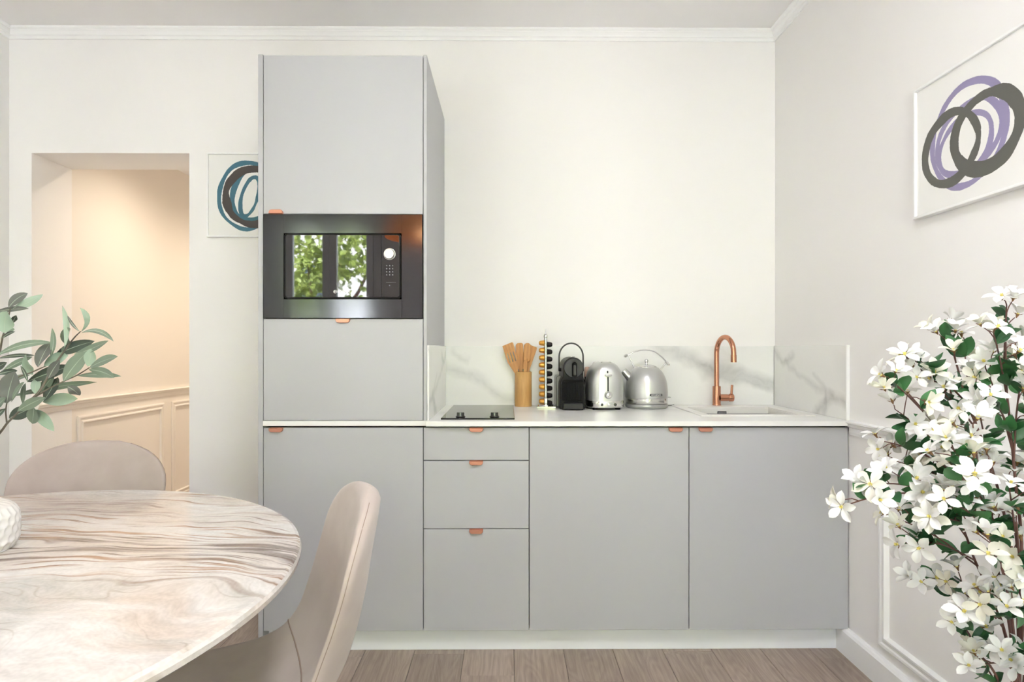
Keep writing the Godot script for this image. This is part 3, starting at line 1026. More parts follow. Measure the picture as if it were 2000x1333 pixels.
func build_hob() -> void:
	var x0 := -0.256
	var x1 := 0.026
	var z0 := 0.062
	var z1 := 0.588
	var o := thing("induction_hob", "narrow black glass hob set on the marble worktop", "hob", Vector3((x0 + x1) * 0.5, TOP, (z0 + z1) * 0.5))
	part(o, "glass_plate", MB.new().box(Vector3(0, 0.003, 0), Vector3(x1 - x0, 0.006, z1 - z0), 0.0012), mats["hob_glass"])
	for x in [-0.184, -0.052]:
		var k := part(o, "knob", MB.new().lathe([Vector2(0.0165, 0.006), Vector2(0.0165, 0.010), Vector2(0.0145, 0.0115), Vector2(0.0145, 0.022), Vector2(0.0132, 0.0235), Vector2(0.0132, 0.0235), Vector2(0.0004, 0.0235)], 28), mat("smoked_metal", rgb(84, 86, 84), 0.25, 0.8), Transform3D(Basis(), Vector3(x - o.position.x, 0, 0.545 - o.position.z)))
		part(k, "collar", MB.new().lathe([Vector2(0.019, 0.006), Vector2(0.019, 0.0078), Vector2(0.0165, 0.0082)], 28), mats["black_plastic"])


func build_sink(x0: float, x1: float, z0: float, z1: float) -> void:
	var o := thing("kitchen_sink", "white composite sink set into the worktop under the copper tap", "sink", Vector3((x0 + x1) * 0.5, TOP, (z0 + z1) * 0.5))
	var w := x1 - x0
	var d := z1 - z0
	var fl := 0.017
	var y := 0.0016
	var m := MB.new()
	var bx := Vector2(w - 0.05, d - 0.10)
	var bz := 0.028
	# deck round the bowl
	m.box(Vector3(-(w * 0.5 + fl) * 0.5 - bx.x * 0.25, y, 0), Vector3(w * 0.5 + fl - bx.x * 0.5, 0.006, d + 2 * fl), 0.002)
	m.box(Vector3((w * 0.5 + fl) * 0.5 + bx.x * 0.25, y, 0), Vector3(w * 0.5 + fl - bx.x * 0.5, 0.006, d + 2 * fl), 0.002)
	m.box(Vector3(0, y, (-(d * 0.5 + fl) + bz - bx.y * 0.5) * 0.5), Vector3(bx.x, 0.006, d * 0.5 + fl + bz - bx.y * 0.5), 0.002)
	m.box(Vector3(0, y, ((d * 0.5 + fl) + bz + bx.y * 0.5) * 0.5), Vector3(bx.x, 0.006, d * 0.5 + fl - bz - bx.y * 0.5), 0.002)
	part(o, "deck", m, mats["sink_white"])
	m = MB.new()
	var dp := 0.18
	m.box(Vector3(-bx.x * 0.5 - 0.004, -dp * 0.5, bz), Vector3(0.010, dp, bx.y + 0.012), 0.002)
	m.box(Vector3(bx.x * 0.5 + 0.004, -dp * 0.5, bz), Vector3(0.010, dp, bx.y + 0.012), 0.002)
	m.box(Vector3(0, -dp * 0.5, bz - bx.y * 0.5 - 0.004), Vector3(bx.x, dp, 0.010), 0.002)
	m.box(Vector3(0, -dp * 0.5, bz + bx.y * 0.5 + 0.004), Vector3(bx.x, dp, 0.010), 0.002)
	m.box(Vector3(0, -dp, bz), Vector3(bx.x + 0.018, 0.01, bx.y + 0.018), 0.002)
	part(o, "bowl", m, mats["sink_white"])
	part(o, "drain", MB.new().lathe([Vector2(0.045, -dp + 0.005), Vector2(0.043, -dp + 0.008), Vector2(0.03, -dp + 0.006), Vector2(0.001, -dp + 0.006)], 28), mats["chrome"], Transform3D(Basis(), Vector3(0, 0, bz)))
	var gz := bz - bx.y * 0.5 + 0.002
	var gx := -0.026
	var ov := part(o, "overflow", MB.new().box(Vector3(gx, -0.0235, gz), Vector3(0.042, 0.019, 0.003), 0.001), mats["chrome"])
	part(ov, "overflow_slot", MB.new().box(Vector3(gx, -0.0165, gz + 0.0017), Vector3(0.036, 0.003, 0.001)).box(Vector3(gx - 0.019, -0.022, gz + 0.0017), Vector3(0.002, 0.014, 0.001)).box(Vector3(gx + 0.019, -0.022, gz + 0.0017), Vector3(0.002, 0.014, 0.001)), mats["black_matt"])


func build_tap() -> void:
	var at := Vector3(0.984, TOP + 0.0046, 0.066)
	var o := thing("kitchen_tap", "copper swan-neck mixer tap behind the sink", "tap", at)
	var cu: Material = mats["copper"]
	part(o, "body", MB.new().lathe([Vector2(0.0205, 0), Vector2(0.0205, 0.003), Vector2(0.0185, 0.004), Vector2(0.0185, 0.088), Vector2(0.0175, 0.090), Vector2(0.0175, 0.090), Vector2(0.012, 0.091)], 28), cu)
	var pts := [Vector3(0, 0.085, 0)]
	var dir := Vector3(0.19, 0, 0.78).normalized()
	var r := 0.066
	for k in 5:
		pts.append(Vector3(0, 0.11 + k * 0.029, 0))
	for k in 15:
		var a := PI - k * PI / 14.0
		pts.append(dir * (r + cos(a) * r) + Vector3(0, 0.246 + sin(a) * r * 1.12, 0))
	pts.append(dir * 2 * r + Vector3(0, 0.232, 0))
	var neck := part(o, "spout", MB.new().tube(pts, 0.0115, 20), cu)
	part(neck, "nozzle", MB.new().tube([dir * 2 * r + Vector3(0, 0.238, 0), dir * 2 * r + Vector3(0, 0.205, 0)], 0.0128, 20), cu)
	var rot := Transform3D(Basis(Vector3.BACK, -PI * 0.5), Vector3(0.012, 0.036, 0.006))
	var kn := part(o, "lever", MB.new().lathe([Vector2(0.016, 0), Vector2(0.016, 0.038), Vector2(0.014, 0.040), Vector2(0.014, 0.043), Vector2(0.018, 0.045), Vector2(0.018, 0.062), Vector2(0.0165, 0.064), Vector2(0.0165, 0.064), Vector2(0.001, 0.064)], 26, rot), cu)
	part(kn, "lever_pin", MB.new().tube([Vector3(0.068, 0.05, 0.006), Vector3(0.070, 0.096, 0.008)], 0.0055, 12), cu)


# ---------------------------------------------------------------- things on the worktop
func build_appliances() -> void:
	# bamboo pot with utensils
	var cup := thing("utensil_pot", "round bamboo pot holding wooden utensils", "pot", Vector3(0.0725, TOP, 0.058))
	part(cup, "pot_wall", MB.new().lathe([Vector2(0.0395, 0), Vector2(0.0400, 0.002), Vector2(0.0400, 0.012), Vector2(0.0392, 0.013), Vector2(0.0400, 0.014), Vector2(0.0398, 0.160), Vector2(0.0390, 0.163), Vector2(0.0355, 0.163), Vector2(0.0345, 0.160), Vector2(0.0345, 0.012), Vector2(0.001, 0.012)], 40), mats["bamboo"])
	var w: Material = mats["utensil_wood"]
	var th := 0.005
	var poke := func(called: String, label: String, base: Vector3, lean: float, fwd: float) -> Node3D:
		var o := thing(called, label, "utensil", cup.position + base, 0.0, "wooden utensils in the bamboo pot")
		o.rotation = Vector3(fwd, 0, lean)
		return o
	# slotted turner leaning left
	var o: Node3D = poke.call("slotted_turner", "wooden slotted turner leaning left in the bamboo pot", Vector3(0.012, 0.014, 0.012), 0.30, 0.0)
	part(o, "handle", MB.new().prism(PackedVector2Array([Vector2(-0.008, 0.0), Vector2(0.008, 0.0), Vector2(0.008, 0.15), Vector2(0.024, 0.205), Vector2(-0.024, 0.205), Vector2(-0.008, 0.15)]), [[0, -th], [0, th]]), w)
	var m := MB.new()
	for x in [-0.0205, -0.007, 0.007, 0.0205]:
		m.box(Vector3(x, 0.2275, 0), Vector3(0.0095, 0.047, th * 2), 0.0008)
	m.prism(PackedVector2Array([Vector2(-0.0253, 0.2505), Vector2(0.0253, 0.2505), Vector2(0.027, 0.290), Vector2(0.022, 0.294), Vector2(-0.026, 0.290)]), [[0, -th], [0, th]])
	part(o, "slotted_blade", m, w)
	o = poke.call("wooden_spatula", "straight wooden spatula standing in the middle of the bamboo pot", Vector3(-0.003, 0.014, -0.008), 0.055, 0.0)
	part(o, "handle", MB.new().box(Vector3(0, 0.09, 0), Vector3(0.016, 0.18, 0.009), 0.002), w)
	part(o, "blade", MB.new().prism(rrect(0.035, 0.125, [0.008, 0.008, 0.010, 0.014], 5, Vector2(0, 0.222)), [[0, -0.004], [0, 0.004]]), w)
	o = poke.call("wooden_spoon", "wooden spoon with an oval bowl in the bamboo pot", Vector3(0.006, 0.014, 0.014), -0.05, 0.0)
	part(o, "handle", MB.new().tube([Vector3(0, 0, 0), Vector3(0, 0.21, 0)], 0.006, 12), w)
	part(o, "spoon_bowl", MB.new().prism(rrect(0.034, 0.092, [0.0168, 0.0168, 0.0168, 0.0168], 8, Vector2(0, 0.238)), [[0.003, -0.004], [0, -0.001], [0, 0.001], [0.003, 0.004]]), w)
	o = poke.call("wooden_turner", "wooden turner leaning right in the bamboo pot", Vector3(-0.004, 0.014, 0.0), -0.165, 0.0)
	part(o, "handle", MB.new().prism(PackedVector2Array([Vector2(-0.008, 0), Vector2(0.008, 0), Vector2(0.008, 0.17), Vector2(-0.008, 0.17)]), [[0, -th], [0, th]]), w)
	part(o, "blade", MB.new().prism(PackedVector2Array([Vector2(-0.008, 0.165), Vector2(0.008, 0.165), Vector2(0.014, 0.20), Vector2(0.024, 0.255), Vector2(0.025, 0.270), Vector2(-0.022, 0.280), Vector2(-0.020, 0.22)]), [[0, -0.003], [0, 0.003]]), w)
	o = poke.call("wooden_stirrer", "short wooden handle at the front of the bamboo pot", Vector3(0.008, 0.014, 0.024), 0.0, 0.03)
	part(o, "handle", MB.new().prism(PackedVector2Array([Vector2(-0.006, 0), Vector2(0.006, 0), Vector2(0.007, 0.16), Vector2(0.009, 0.19), Vector2(0.004, 0.205), Vector2(-0.004, 0.200), Vector2(-0.009, 0.18), Vector2(-0.007, 0.16)]), [[0, -0.003], [0, 0.003]]), w)
	build_capsules()
	build_coffee_machine()
	build_toaster()
	build_kettle()
	# small things half hidden between the appliances
	var g := thing("spice_grinder", "small spice grinder with pinkish top half hidden behind the coffee machine", "grinder", Vector3(0.3765, TOP, 0.040))
	part(g, "body", MB.new().lathe([Vector2(0.015, 0), Vector2(0.015, 0.118), Vector2(0.012, 0.128), Vector2(0.012, 0.14)], 20), mats["black_matt"])
	part(g, "cap", MB.new().lathe([Vector2(0.0135, 0.138), Vector2(0.0135, 0.172), Vector2(0.010, 0.184), Vector2(0.0005, 0.186)], 20), mat("pinkish", rgb(206, 172, 156), 0.4))
	var j := thing("white_jar", "white lidded jar mostly hidden behind the silver toaster", "jar", Vector3(0.424, TOP, 0.037))
	part(j, "jar_body", MB.new().lathe([Vector2(0.021, 0), Vector2(0.023, 0.006), Vector2(0.023, 0.180), Vector2(0.020, 0.192)], 24), mats["white_ceramic"])
	part(j, "lid", MB.new().lathe([Vector2(0.022, 0.190), Vector2(0.022, 0.198), Vector2(0.016, 0.208), Vector2(0.0005, 0.212)], 24), mats["white_ceramic"])


func build_capsules() -> void:
	var at := Vector3(0.1735, TOP, 0.125)
	var o := thing("capsule_stand", "chrome coffee capsule stand between the pot and the coffee machine", "stand", at)
	var ch: Material = mats["chrome"]
	part(o, "base", MB.new().box(Vector3(0, 0.005, 0.008), Vector3(0.088, 0.010, 0.088), 0.002), ch)
	part(o, "base_ring", MB.new().lathe([Vector2(0.036, 0.010), Vector2(0.036, 0.014), Vector2(0.030, 0.0155), Vector2(0.008, 0.0155)], 32), ch)
	m_bar(o, ch)
	part(o, "finial", MB.new().lathe([Vector2(0.009, 0.322), Vector2(0.010, 0.330), Vector2(0.006, 0.338), Vector2(0.0022, 0.341), Vector2(0.0018, 0.362), Vector2(0.0004, 0.363)], 18), ch)
	var cap := MB.new().lathe([Vector2(0.0150, 0.0), Vector2(0.0150, 0.0012), Vector2(0.0128, 0.002), Vector2(0.0115, 0.016), Vector2(0.0095, 0.0215), Vector2(0.006, 0.0245), Vector2(0.0004, 0.0250)], 22).mesh()
	var ord := ["topmost", "second from the top", "third from the top", "fourth from the top", "middle one", "fourth from the bottom", "third from the bottom", "second from the bottom", "lowest"]
	for s in 2:
		for k in 9:
			var c := part(self, numbered("coffee_capsule"), cap, mats[["gold_foil", "black_foil"][s]], Transform3D(Basis(Vector3.BACK, PI * 0.5 if s == 0 else -PI * 0.5), at + Vector3(-0.0062 if s == 0 else 0.0062, 0.297 - k * 0.0335 - 0.007 * s, 0.006)))
			tag(c, "%s coffee capsule, %s of its column on the chrome stand" % [["gold", "black"][s], ord[k]], "capsule", ["gold capsules on the stand", "black capsules on the stand"][s])


func m_bar(o: Node3D, ch: Material) -> void:
	part(o, "post", MB.new().box(Vector3(0, 0.17, 0.004), Vector3(0.0118, 0.31, 0.034), 0.003), mat("post_steel", rgb(150, 154, 160), 0.25, 0.9))
	var m := MB.new()
	m.box(Vector3(0, 0.03, 0.0265), Vector3(0.016, 0.032, 0.010), 0.003)
	m.box(Vector3(0, 0.013, 0.030), Vector3(0.012, 0.02, 0.012), 0.003)
	part(o, "foot_clamp", m, ch)


func build_coffee_machine() -> void:
	var o := thing("coffee_machine", "black capsule coffee machine with a round head and loop handle", "coffee machine", Vector3(0.287, TOP, 0.135))
	var bk: Material = mats["black_plastic"]
	var mt: Material = mats["black_matt"]
	var sil := PackedVector2Array()
	sil.append_array([Vector2(-0.053, 0.004), Vector2(0.053, 0.004), Vector2(0.0565, 0.010), Vector2(0.0575, 0.10), Vector2(0.0555, 0.120), Vector2(0.050, 0.135), Vector2(0.046, 0.148)])
	for k in 13:
		var a := -0.10 + k * (PI + 0.2) / 12.0
		sil.append(Vector2(cos(a) * 0.0455 + 0.003, sin(a) * 0.047 + 0.186))
	sil.append_array([Vector2(-0.043, 0.148), Vector2(-0.050, 0.135), Vector2(-0.0555, 0.120), Vector2(-0.0575, 0.10), Vector2(-0.0565, 0.010)])
	part(o, "body", MB.new().prism(sil, [[0.004, -0.115], [0.0, -0.108], [0.0, 0.092], [0.003, 0.098]]), bk)
	var face := Transform3D(Basis(Vector3.RIGHT, PI * 0.5), Vector3(0.004, 0.186, 0.097))
	part(o, "head", MB.new().lathe([Vector2(0.0435, 0), Vector2(0.0435, 0.006), Vector2(0.0415, 0.009), Vector2(0.0415, 0.009), Vector2(0.040, 0.008), Vector2(0.0004, 0.010)], 44, face), mat("head_grey", rgb(40, 40, 43), 0.42))
	part(o, "lever", MB.new().prism(rrect(0.021, 0.064, [0.003, 0.003, 0.0104, 0.0104], 7, Vector2(0.006, 0.180)), [[0, 0.104], [0, 0.118], [0.003, 0.123]]), mt)
	part(o, "lever_groove", MB.new().prism(rrect(0.011, 0.045, [0.005, 0.005, 0.005, 0.005], 6, Vector2(0.006, 0.177)), [[0, 0.123], [0, 0.1238]]), mats["head_grey"])
	var pan := part(o, "front_panel", MB.new().prism(rrect(0.094, 0.092, [0.004, 0.004, 0.012, 0.012], 6, Vector2(0.001, 0.0868)), [[0, 0.096], [0, 0.0995], [0.001, 0.1005]]), mt)
	for k in 17:
		part(pan, "rib", MB.new().box(Vector3(-0.039 + k * 0.005, 0.083, 0.1015), Vector3(0.0026, 0.078, 0.003), 0.0008), bk)
	var tray := part(o, "drip_tray", MB.new().prism(rrect(0.090, 0.030, [0.006, 0.006, 0.010, 0.010], 6, Vector2(0.001, 0.018)), [[0, 0.095], [0, 0.116], [0.004, 0.121]]), mat("tray_grey", rgb(34, 34, 36), 0.45))
	part(tray, "tray_grid", MB.new().box(Vector3(0.001, 0.036, 0.106), Vector3(0.080, 0.003, 0.020), 0.001), bk)
	var tank := mat("tank_smoke", rgb(112, 114, 106), 0.2)
	part(o, "water_tank", MB.new().prism(rrect(0.022, 0.142, [0.004, 0.004, 0.002, 0.012], 5, Vector2(-0.0555, 0.077)), [[0.001, -0.110], [0, -0.105], [0, 0.010], [0.003, 0.016]]), tank)
	var pts := []
	pts.append(Vector3(-0.0545, 0.176, 0.03))
	pts.append(Vector3(-0.0548, 0.20, 0.03))
	for k in 17:
		var a := PI - k * PI / 16.0
		pts.append(Vector3(cos(a) * 0.0545 + 0.0, 0.235 + sin(a) * 0.061, 0.03))
	pts.append(Vector3(0.0548, 0.20, 0.03))
	pts.append(Vector3(0.0545, 0.176, 0.03))
	part(o, "handle", MB.new().tube(pts, 0.0036, 10), mat("handle_grey", rgb(54, 54, 54), 0.35))
	for s in [-1.0, 1.0]:
		part(o, "handle_pivot", MB.new().lathe([Vector2(0.0075, -0.005), Vector2(0.0075, 0.007), Vector2(0.0004, 0.008)], 18, Transform3D(Basis(Vector3.BACK, -s * PI * 0.5), Vector3(s * 0.050, 0.176, 0.03))), mt)
	part(o, "button", MB.new().box(Vector3(-0.010, 0.2335, 0.05), Vector3(0.012, 0.004, 0.016), 0.0015).box(Vector3(0.008, 0.234, 0.05), Vector3(0.012, 0.004, 0.016), 0.0015), mat("button_light", rgb(150, 150, 148), 0.4))


func build_toaster() -> void:
	var o := thing("toaster", "silver rounded toaster with a front lever and dial", "toaster", Vector3(0.4385, TOP, 0.156))
	var si: Material = mats["silver_paint"]
	var lv := []
	var hw := 0.0825
	var hd := 0.092
	lv.append([0.040, hw, hd, 3.2, 0.0])
	lv.append([0.085, hw * 1.005, hd, 3.2, 0.0])
	for k in 13:
		var t := k / 12.0
		var a := t * PI * 0.5
		lv.append([0.115 + sin(a) * 0.098, hw * maxf(0.05, pow(cos(a), 0.72)), hd * maxf(0.10, pow(cos(a), 0.34)), lerpf(3.2, 2.6, t), 0.0])
	part(o, "shell", MB.new().loft(lv, 64), si)
	part(o, "chrome_base", MB.new().loft([[0.010, hw * 0.985, hd * 0.99, 3.2, 0.0], [0.013, hw * 1.01, hd * 1.01, 3.2, 0.0], [0.036, hw * 1.012, hd * 1.012, 3.2, 0.0], [0.040, hw * 0.99, hd * 0.99, 3.2, 0.0]], 64), mat("steel_bright", rgb(206, 206, 204), 0.16, 1.0))
	for x in [-0.05, 0.05]:
		for z in [-0.06, 0.06]:
			part(o, "foot", MB.new().lathe([Vector2(0.012, 0), Vector2(0.012, 0.011), Vector2(0.0005, 0.0115)], 16), mats["black_matt"], Transform3D(Basis(), Vector3(x, 0, z)))
	var zf := hd
	part(o, "lever_slot", MB.new().box(Vector3(0.002, 0.115, zf - 0.0005), Vector3(0.0055, 0.062, 0.003)).box(Vector3(0.001, 0.168, zf - 0.006), Vector3(0.005, 0.010, 0.006)), mats["black_matt"])
	var lev := part(o, "lever", MB.new().loft([[-0.0045, 0.012, 0.004, 2.4, 0.0], [-0.002, 0.016, 0.007, 2.4, 0.0], [0.002, 0.016, 0.007, 2.4, 0.0], [0.0045, 0.012, 0.004, 2.4, 0.0]], 30), mats["chrome"], Transform3D(Basis(), Vector3(0.003, 0.155, zf + 0.006)))
	lev.set_meta("label", "oval chrome lever knob")
	var dial := part(o, "dial", MB.new().lathe([Vector2(0.0178, 0), Vector2(0.0178, 0.005), Vector2(0.0150, 0.008), Vector2(0.0150, 0.008), Vector2(0.0140, 0.007), Vector2(0.012, 0.014), Vector2(0.010, 0.016), Vector2(0.0004, 0.017)], 32), mats["chrome"], Transform3D(Basis(Vector3.RIGHT, PI * 0.5), Vector3(0.003, 0.067, zf - 0.001)))
	part(dial, "pointer", MB.new().box(Vector3(0, 0.018, 0), Vector3(0.003, 0.003, 0.016), 0.001), mats["steel_bright"])
	for k in 3:
		part(o, "button", MB.new().lathe([Vector2(0.0062, 0), Vector2(0.0062, 0.003), Vector2(0.005, 0.004), Vector2(0.0004, 0.004)], 20), [mats["smoked_metal"], mats["chrome"], mats["smoked_metal"]][k], Transform3D(Basis(Vector3.RIGHT, PI * 0.5), Vector3([-0.025, 0.006, 0.034][k], 0.0245, zf * 1.006)))
	for x in [-0.016, 0.016]:
		part(o, "bread_slot", MB.new().box(Vector3(x, 0.2092, 0), Vector3(0.012, 0.004, 0.10), 0.001), mats["black_matt"])


func build_kettle() -> void:
	var o := thing("kettle", "silver dome kettle with arched chrome handle", "kettle", Vector3(0.640, TOP, 0.118))
	var si: Material = mats["silver_paint"]
	var ch: Material = mats["chrome"]
	part(o, "power_base", MB.new().lathe([Vector2(0.001, 0), Vector2(0.090, 0), Vector2(0.0955, 0.004), Vector2(0.0965, 0.014), Vector2(0.094, 0.019), Vector2(0.094, 0.019), Vector2(0.08, 0.021)], 56), mat("base_silver", rgb(176, 177, 174), 0.35, 0.5))
	part(o, "steel_band", MB.new().lathe([Vector2(0.092, 0.021), Vector2(0.0955, 0.0225), Vector2(0.0955, 0.043), Vector2(0.094, 0.0455)], 56), mats["steel_bright"])
	part(o, "body", MB.new().lathe([Vector2(0.0935, 0.0445), Vector2(0.0962, 0.047), Vector2(0.0965, 0.075), Vector2(0.0945, 0.100), Vector2(0.0905, 0.122), Vector2(0.084, 0.142), Vector2(0.0755, 0.159), Vector2(0.065, 0.173), Vector2(0.055, 0.182), Vector2(0.049, 0.186), Vector2(0.049, 0.186), Vector2(0.045, 0.185)], 64), si)
	var lid := part(o, "lid", MB.new().lathe([Vector2(0.0465, 0.184), Vector2(0.0475, 0.188), Vector2(0.044, 0.1905), Vector2(0.033, 0.196), Vector2(0.018, 0.199), Vector2(0.006, 0.2), Vector2(0.0055, 0.2), Vector2(0.0045, 0.207)], 48), ch)
	part(lid, "lid_knob", MB.new().lathe([Vector2(0.0045, 0.205), Vector2(0.0075, 0.2085), Vector2(0.0092, 0.2145), Vector2(0.008, 0.220), Vector2(0.005, 0.2228), Vector2(0.0003, 0.2235)], 24), ch)
	var arc := curve([Vector3(-0.0985, 0.2365, 0), Vector3(-0.084, 0.243, 0), Vector3(-0.050, 0.259, 0), Vector3(-0.007, 0.2655, 0), Vector3(0.035, 0.258, 0), Vector3(0.072, 0.232, 0), Vector3(0.099, 0.201, 0)], 6)
	var hm := MB.new()
	var rows := []
	for k in arc.size():
		var t: Vector3 = (arc[mini(k + 1, arc.size() - 1)] - arc[maxi(k - 1, 0)]).normalized()
		var up := Vector3(-t.y, t.x, 0)
		var row := PackedVector3Array()
		for q in 14:
			var a := TAU * q / 14.0
			row.append(arc[k] + up * cos(a) * 0.0038 + Vector3.BACK * sin(a) * 0.0105)
		rows.append(row)
	hm.grid(rows, true)
	hm.fan(rows[0], Vector3.LEFT)
	hm.fan(rows[-1], Vector3.DOWN)
	part(o, "handle", hm, ch)
	part(o, "handle_grip_end", MB.new().box(Vector3.ZERO, Vector3(0.020, 0.012, 0.024), 0.004), ch, Transform3D(Basis(Vector3.BACK, 0.5), Vector3(-0.095, 0.239, 0)))
	part(o, "handle_grip_end", MB.new().box(Vector3.ZERO, Vector3(0.024, 0.012, 0.024), 0.004), ch, Transform3D(Basis(Vector3.BACK, -0.85), Vector3(0.096, 0.204, 0)))
	part(o, "handle_post", MB.new().tube([Vector3(-0.082, 0.240, 0), Vector3(-0.056, 0.182, 0)], 0.0034, 10), ch)
	part(o, "handle_post", MB.new().tube([Vector3(0.092, 0.207, 0), Vector3(0.064, 0.174, 0)], 0.0034, 10), ch)
	part(o, "spout", MB.new().tube([Vector3(-0.072, 0.132, 0), Vector3(-0.090, 0.152, 0), Vector3(-0.106, 0.170, 0)], [0.022, 0.0175, 0.0155], 18), mats["steel_bright"])
	# maker's badge
	var ang := asin(0.0225 / 0.0967)
	var bt := Transform3D(Basis(Vector3.UP, ang), Vector3(sin(ang) * 0.0955, 0.0637, cos(ang) * 0.0955))
	var badge := part(o, "badge", MB.new().prism(rrect(0.058, 0.0095, [0.0022, 0.0022, 0.0022, 0.0022], 4), [[0, -0.004], [0, 0.0012]]), mat("badge_dark", rgb(48, 48, 44), 0.4), bt)
	words(badge, "lettering", "KITCHENAID", 0.0062, 0.0005, mats["print_white"], Transform3D(Basis(), Vector3(0, 0, 0.0013)))
	part(o, "switch", MB.new().box(Vector3(0.102, 0.046, 0.0), Vector3(0.020, 0.005, 0.016), 0.0015), mat("clear_grey", rgb(198, 200, 196), 0.2))
	part(o, "cord", MB.new().tube(curve([Vector3(0.092, 0.006, -0.03), Vector3(0.112, 0.005, -0.045), Vector3(0.135, 0.004, -0.06), Vector3(0.15, 0.004, -0.085)], 5), 0.0028, 8), mat("cord_grey", rgb(140, 142, 138), 0.5))


# ---------------------------------------------------------------- pictures
func build_pictures() -> void:
	var dk := rgb(72, 66, 64)
	var teal := rgb(62, 112, 132)
	var m := mat("teal_print", Color.WHITE, 0.5)
	m.albedo_texture = ring_print(500, 400, [
		[Vector2(0.49, 0.51), Vector2(0.355, 0.395), 0.1, 0.045, teal],
		[Vector2(0.54, 0.50), Vector2(0.23, 0.31), 0.32, 0.05, teal],
		[Vector2(0.505, 0.52), Vector2(0.095, 0.235), 0.28, 0.042, teal],
		[Vector2(0.545, 0.52), Vector2(0.33, 0.325), 0.0, 0.088, dk]], 3)
	picture("framed_print", "white framed print of teal and dark brushed rings, half hidden by the tall cabinet", Vector3(-1.434, 2.094, 0.0), 0.0, m)
	var gr := rgb(98, 98, 92)
	var vi := rgb(152, 144, 180)
	m = mat("violet_print", Color.WHITE, 0.5)
	m.albedo_texture = ring_print(640, 512, [
		[Vector2(0.515, 0.525), Vector2(0.33, 0.345), 0.0, 0.042, vi],
		[Vector2(0.52, 0.545), Vector2(0.29, 0.235), -0.15, 0.042, vi],
		[Vector2(0.49, 0.59), Vector2(0.24, 0.20), -0.2, 0.036, vi],
		[Vector2(0.36, 0.56), Vector2(0.255, 0.245), 0.0, 0.062, gr],
		[Vector2(0.665, 0.555), Vector2(0.27, 0.245), 0.1, 0.078, gr]], 9)
	picture("framed_print", "white framed print of violet and dark grey rings on the right wall", Vector3(WALL_R, 1.964, 1.003), -PI * 0.5, m)


func picture(called: String, label: String, at: Vector3, turn: float, print_mat: StandardMaterial3D) -> void:
	var w := 0.5
	var h := 0.402
	var o := thing(called, label, "picture", at, turn, "framed ring prints")
	var f: Material = mats["trim_paint"]
	part(o, "frame", MB.new().frame([Vector2(0, 0.001), Vector2(0, 0.023), Vector2(0.001, 0.024), Vector2(0.007, 0.024), Vector2(0.008, 0.023), Vector2(0.008, 0.016)], Vector3(0, -h, 0), Vector3(w, 0, 0), Vector3(0, h, 0), Vector3.BACK), f)
	print_mat.uv1_scale = Vector3(1 / w, 1 / h, 1)
	part(o, "print", MB.new().box(Vector3(w * 0.5, -h * 0.5, 0.015), Vector3(w - 0.012, h - 0.012, 0.003)), print_mat)
	part(o, "backing", MB.new().box(Vector3(w * 0.5, -h * 0.5, 0.006), Vector3(w - 0.006, h - 0.006, 0.008)), f)


# ---------------------------------------------------------------- table and chairs
func build_table() -> void:
	var o := thing("dining_table", "round dining table with streaked brown and white marble top", "table", Vector3(-1.098, 0, 1.815))
	var R := 0.70
	var H := 0.75
	var prof := [[R - 0.010, H], [R - 0.003, H - 0.003], [R, H - 0.009], [R - 0.001, H - 0.018], [R - 0.006, H - 0.022]]
	var m := MB.new()
	var seg := 180
	for k in seg:
		var a := TAU * k / seg
		var b := TAU * (k + 1) / seg
		var d := Vector3(cos(a), 0, sin(a))
		var e := Vector3(cos(b), 0, sin(b))
		m.tri(Vector3(0, H, 0), d * prof[0][0] + Vector3(0, H, 0), e * prof[0][0] + Vector3(0, H, 0), Vector3.UP)
		m.tri(Vector3(0, H - 0.022, 0), d * (R - 0.006) + Vector3(0, H - 0.022, 0), e * (R - 0.006) + Vector3(0, H - 0.022, 0), Vector3.DOWN)
		for q in prof.size() - 1:
			m.quad(d * prof[q][0] + Vector3(0, prof[q][1], 0), e * prof[q][0] + Vector3(0, prof[q][1], 0), e * prof[q + 1][0] + Vector3(0, prof[q + 1][1], 0), d * prof[q + 1][0] + Vector3(0, prof[q + 1][1], 0), d + e + Vector3(0, 0.5, 0))
	var tm: StandardMaterial3D = mats["table_marble"]
	tm.uv1_scale = Vector3(1 / 1.42, 1 / 1.42, 1)
	tm.uv1_offset = Vector3(0.5, 0.5, 0)
	part(o, "tabletop", m, tm)
	part(o, "pedestal", MB.new().lathe([Vector2(0.28, 0.0), Vector2(0.28, 0.012), Vector2(0.25, 0.018), Vector2(0.10, 0.045), Vector2(0.055, 0.12), Vector2(0.045, 0.35), Vector2(0.06, 0.60), Vector2(0.13, 0.70), Vector2(0.22, H - 0.022)], 48), mats["white_ceramic"])
	chair("beige velvet dining chair behind the table, seen from the front", Vector3(-1.216, 0, 1.262), -1.32)
	chair("beige velvet dining chair at the right of the table, seen from its side", Vector3(-0.566, 0, 1.705), PI + 0.37)


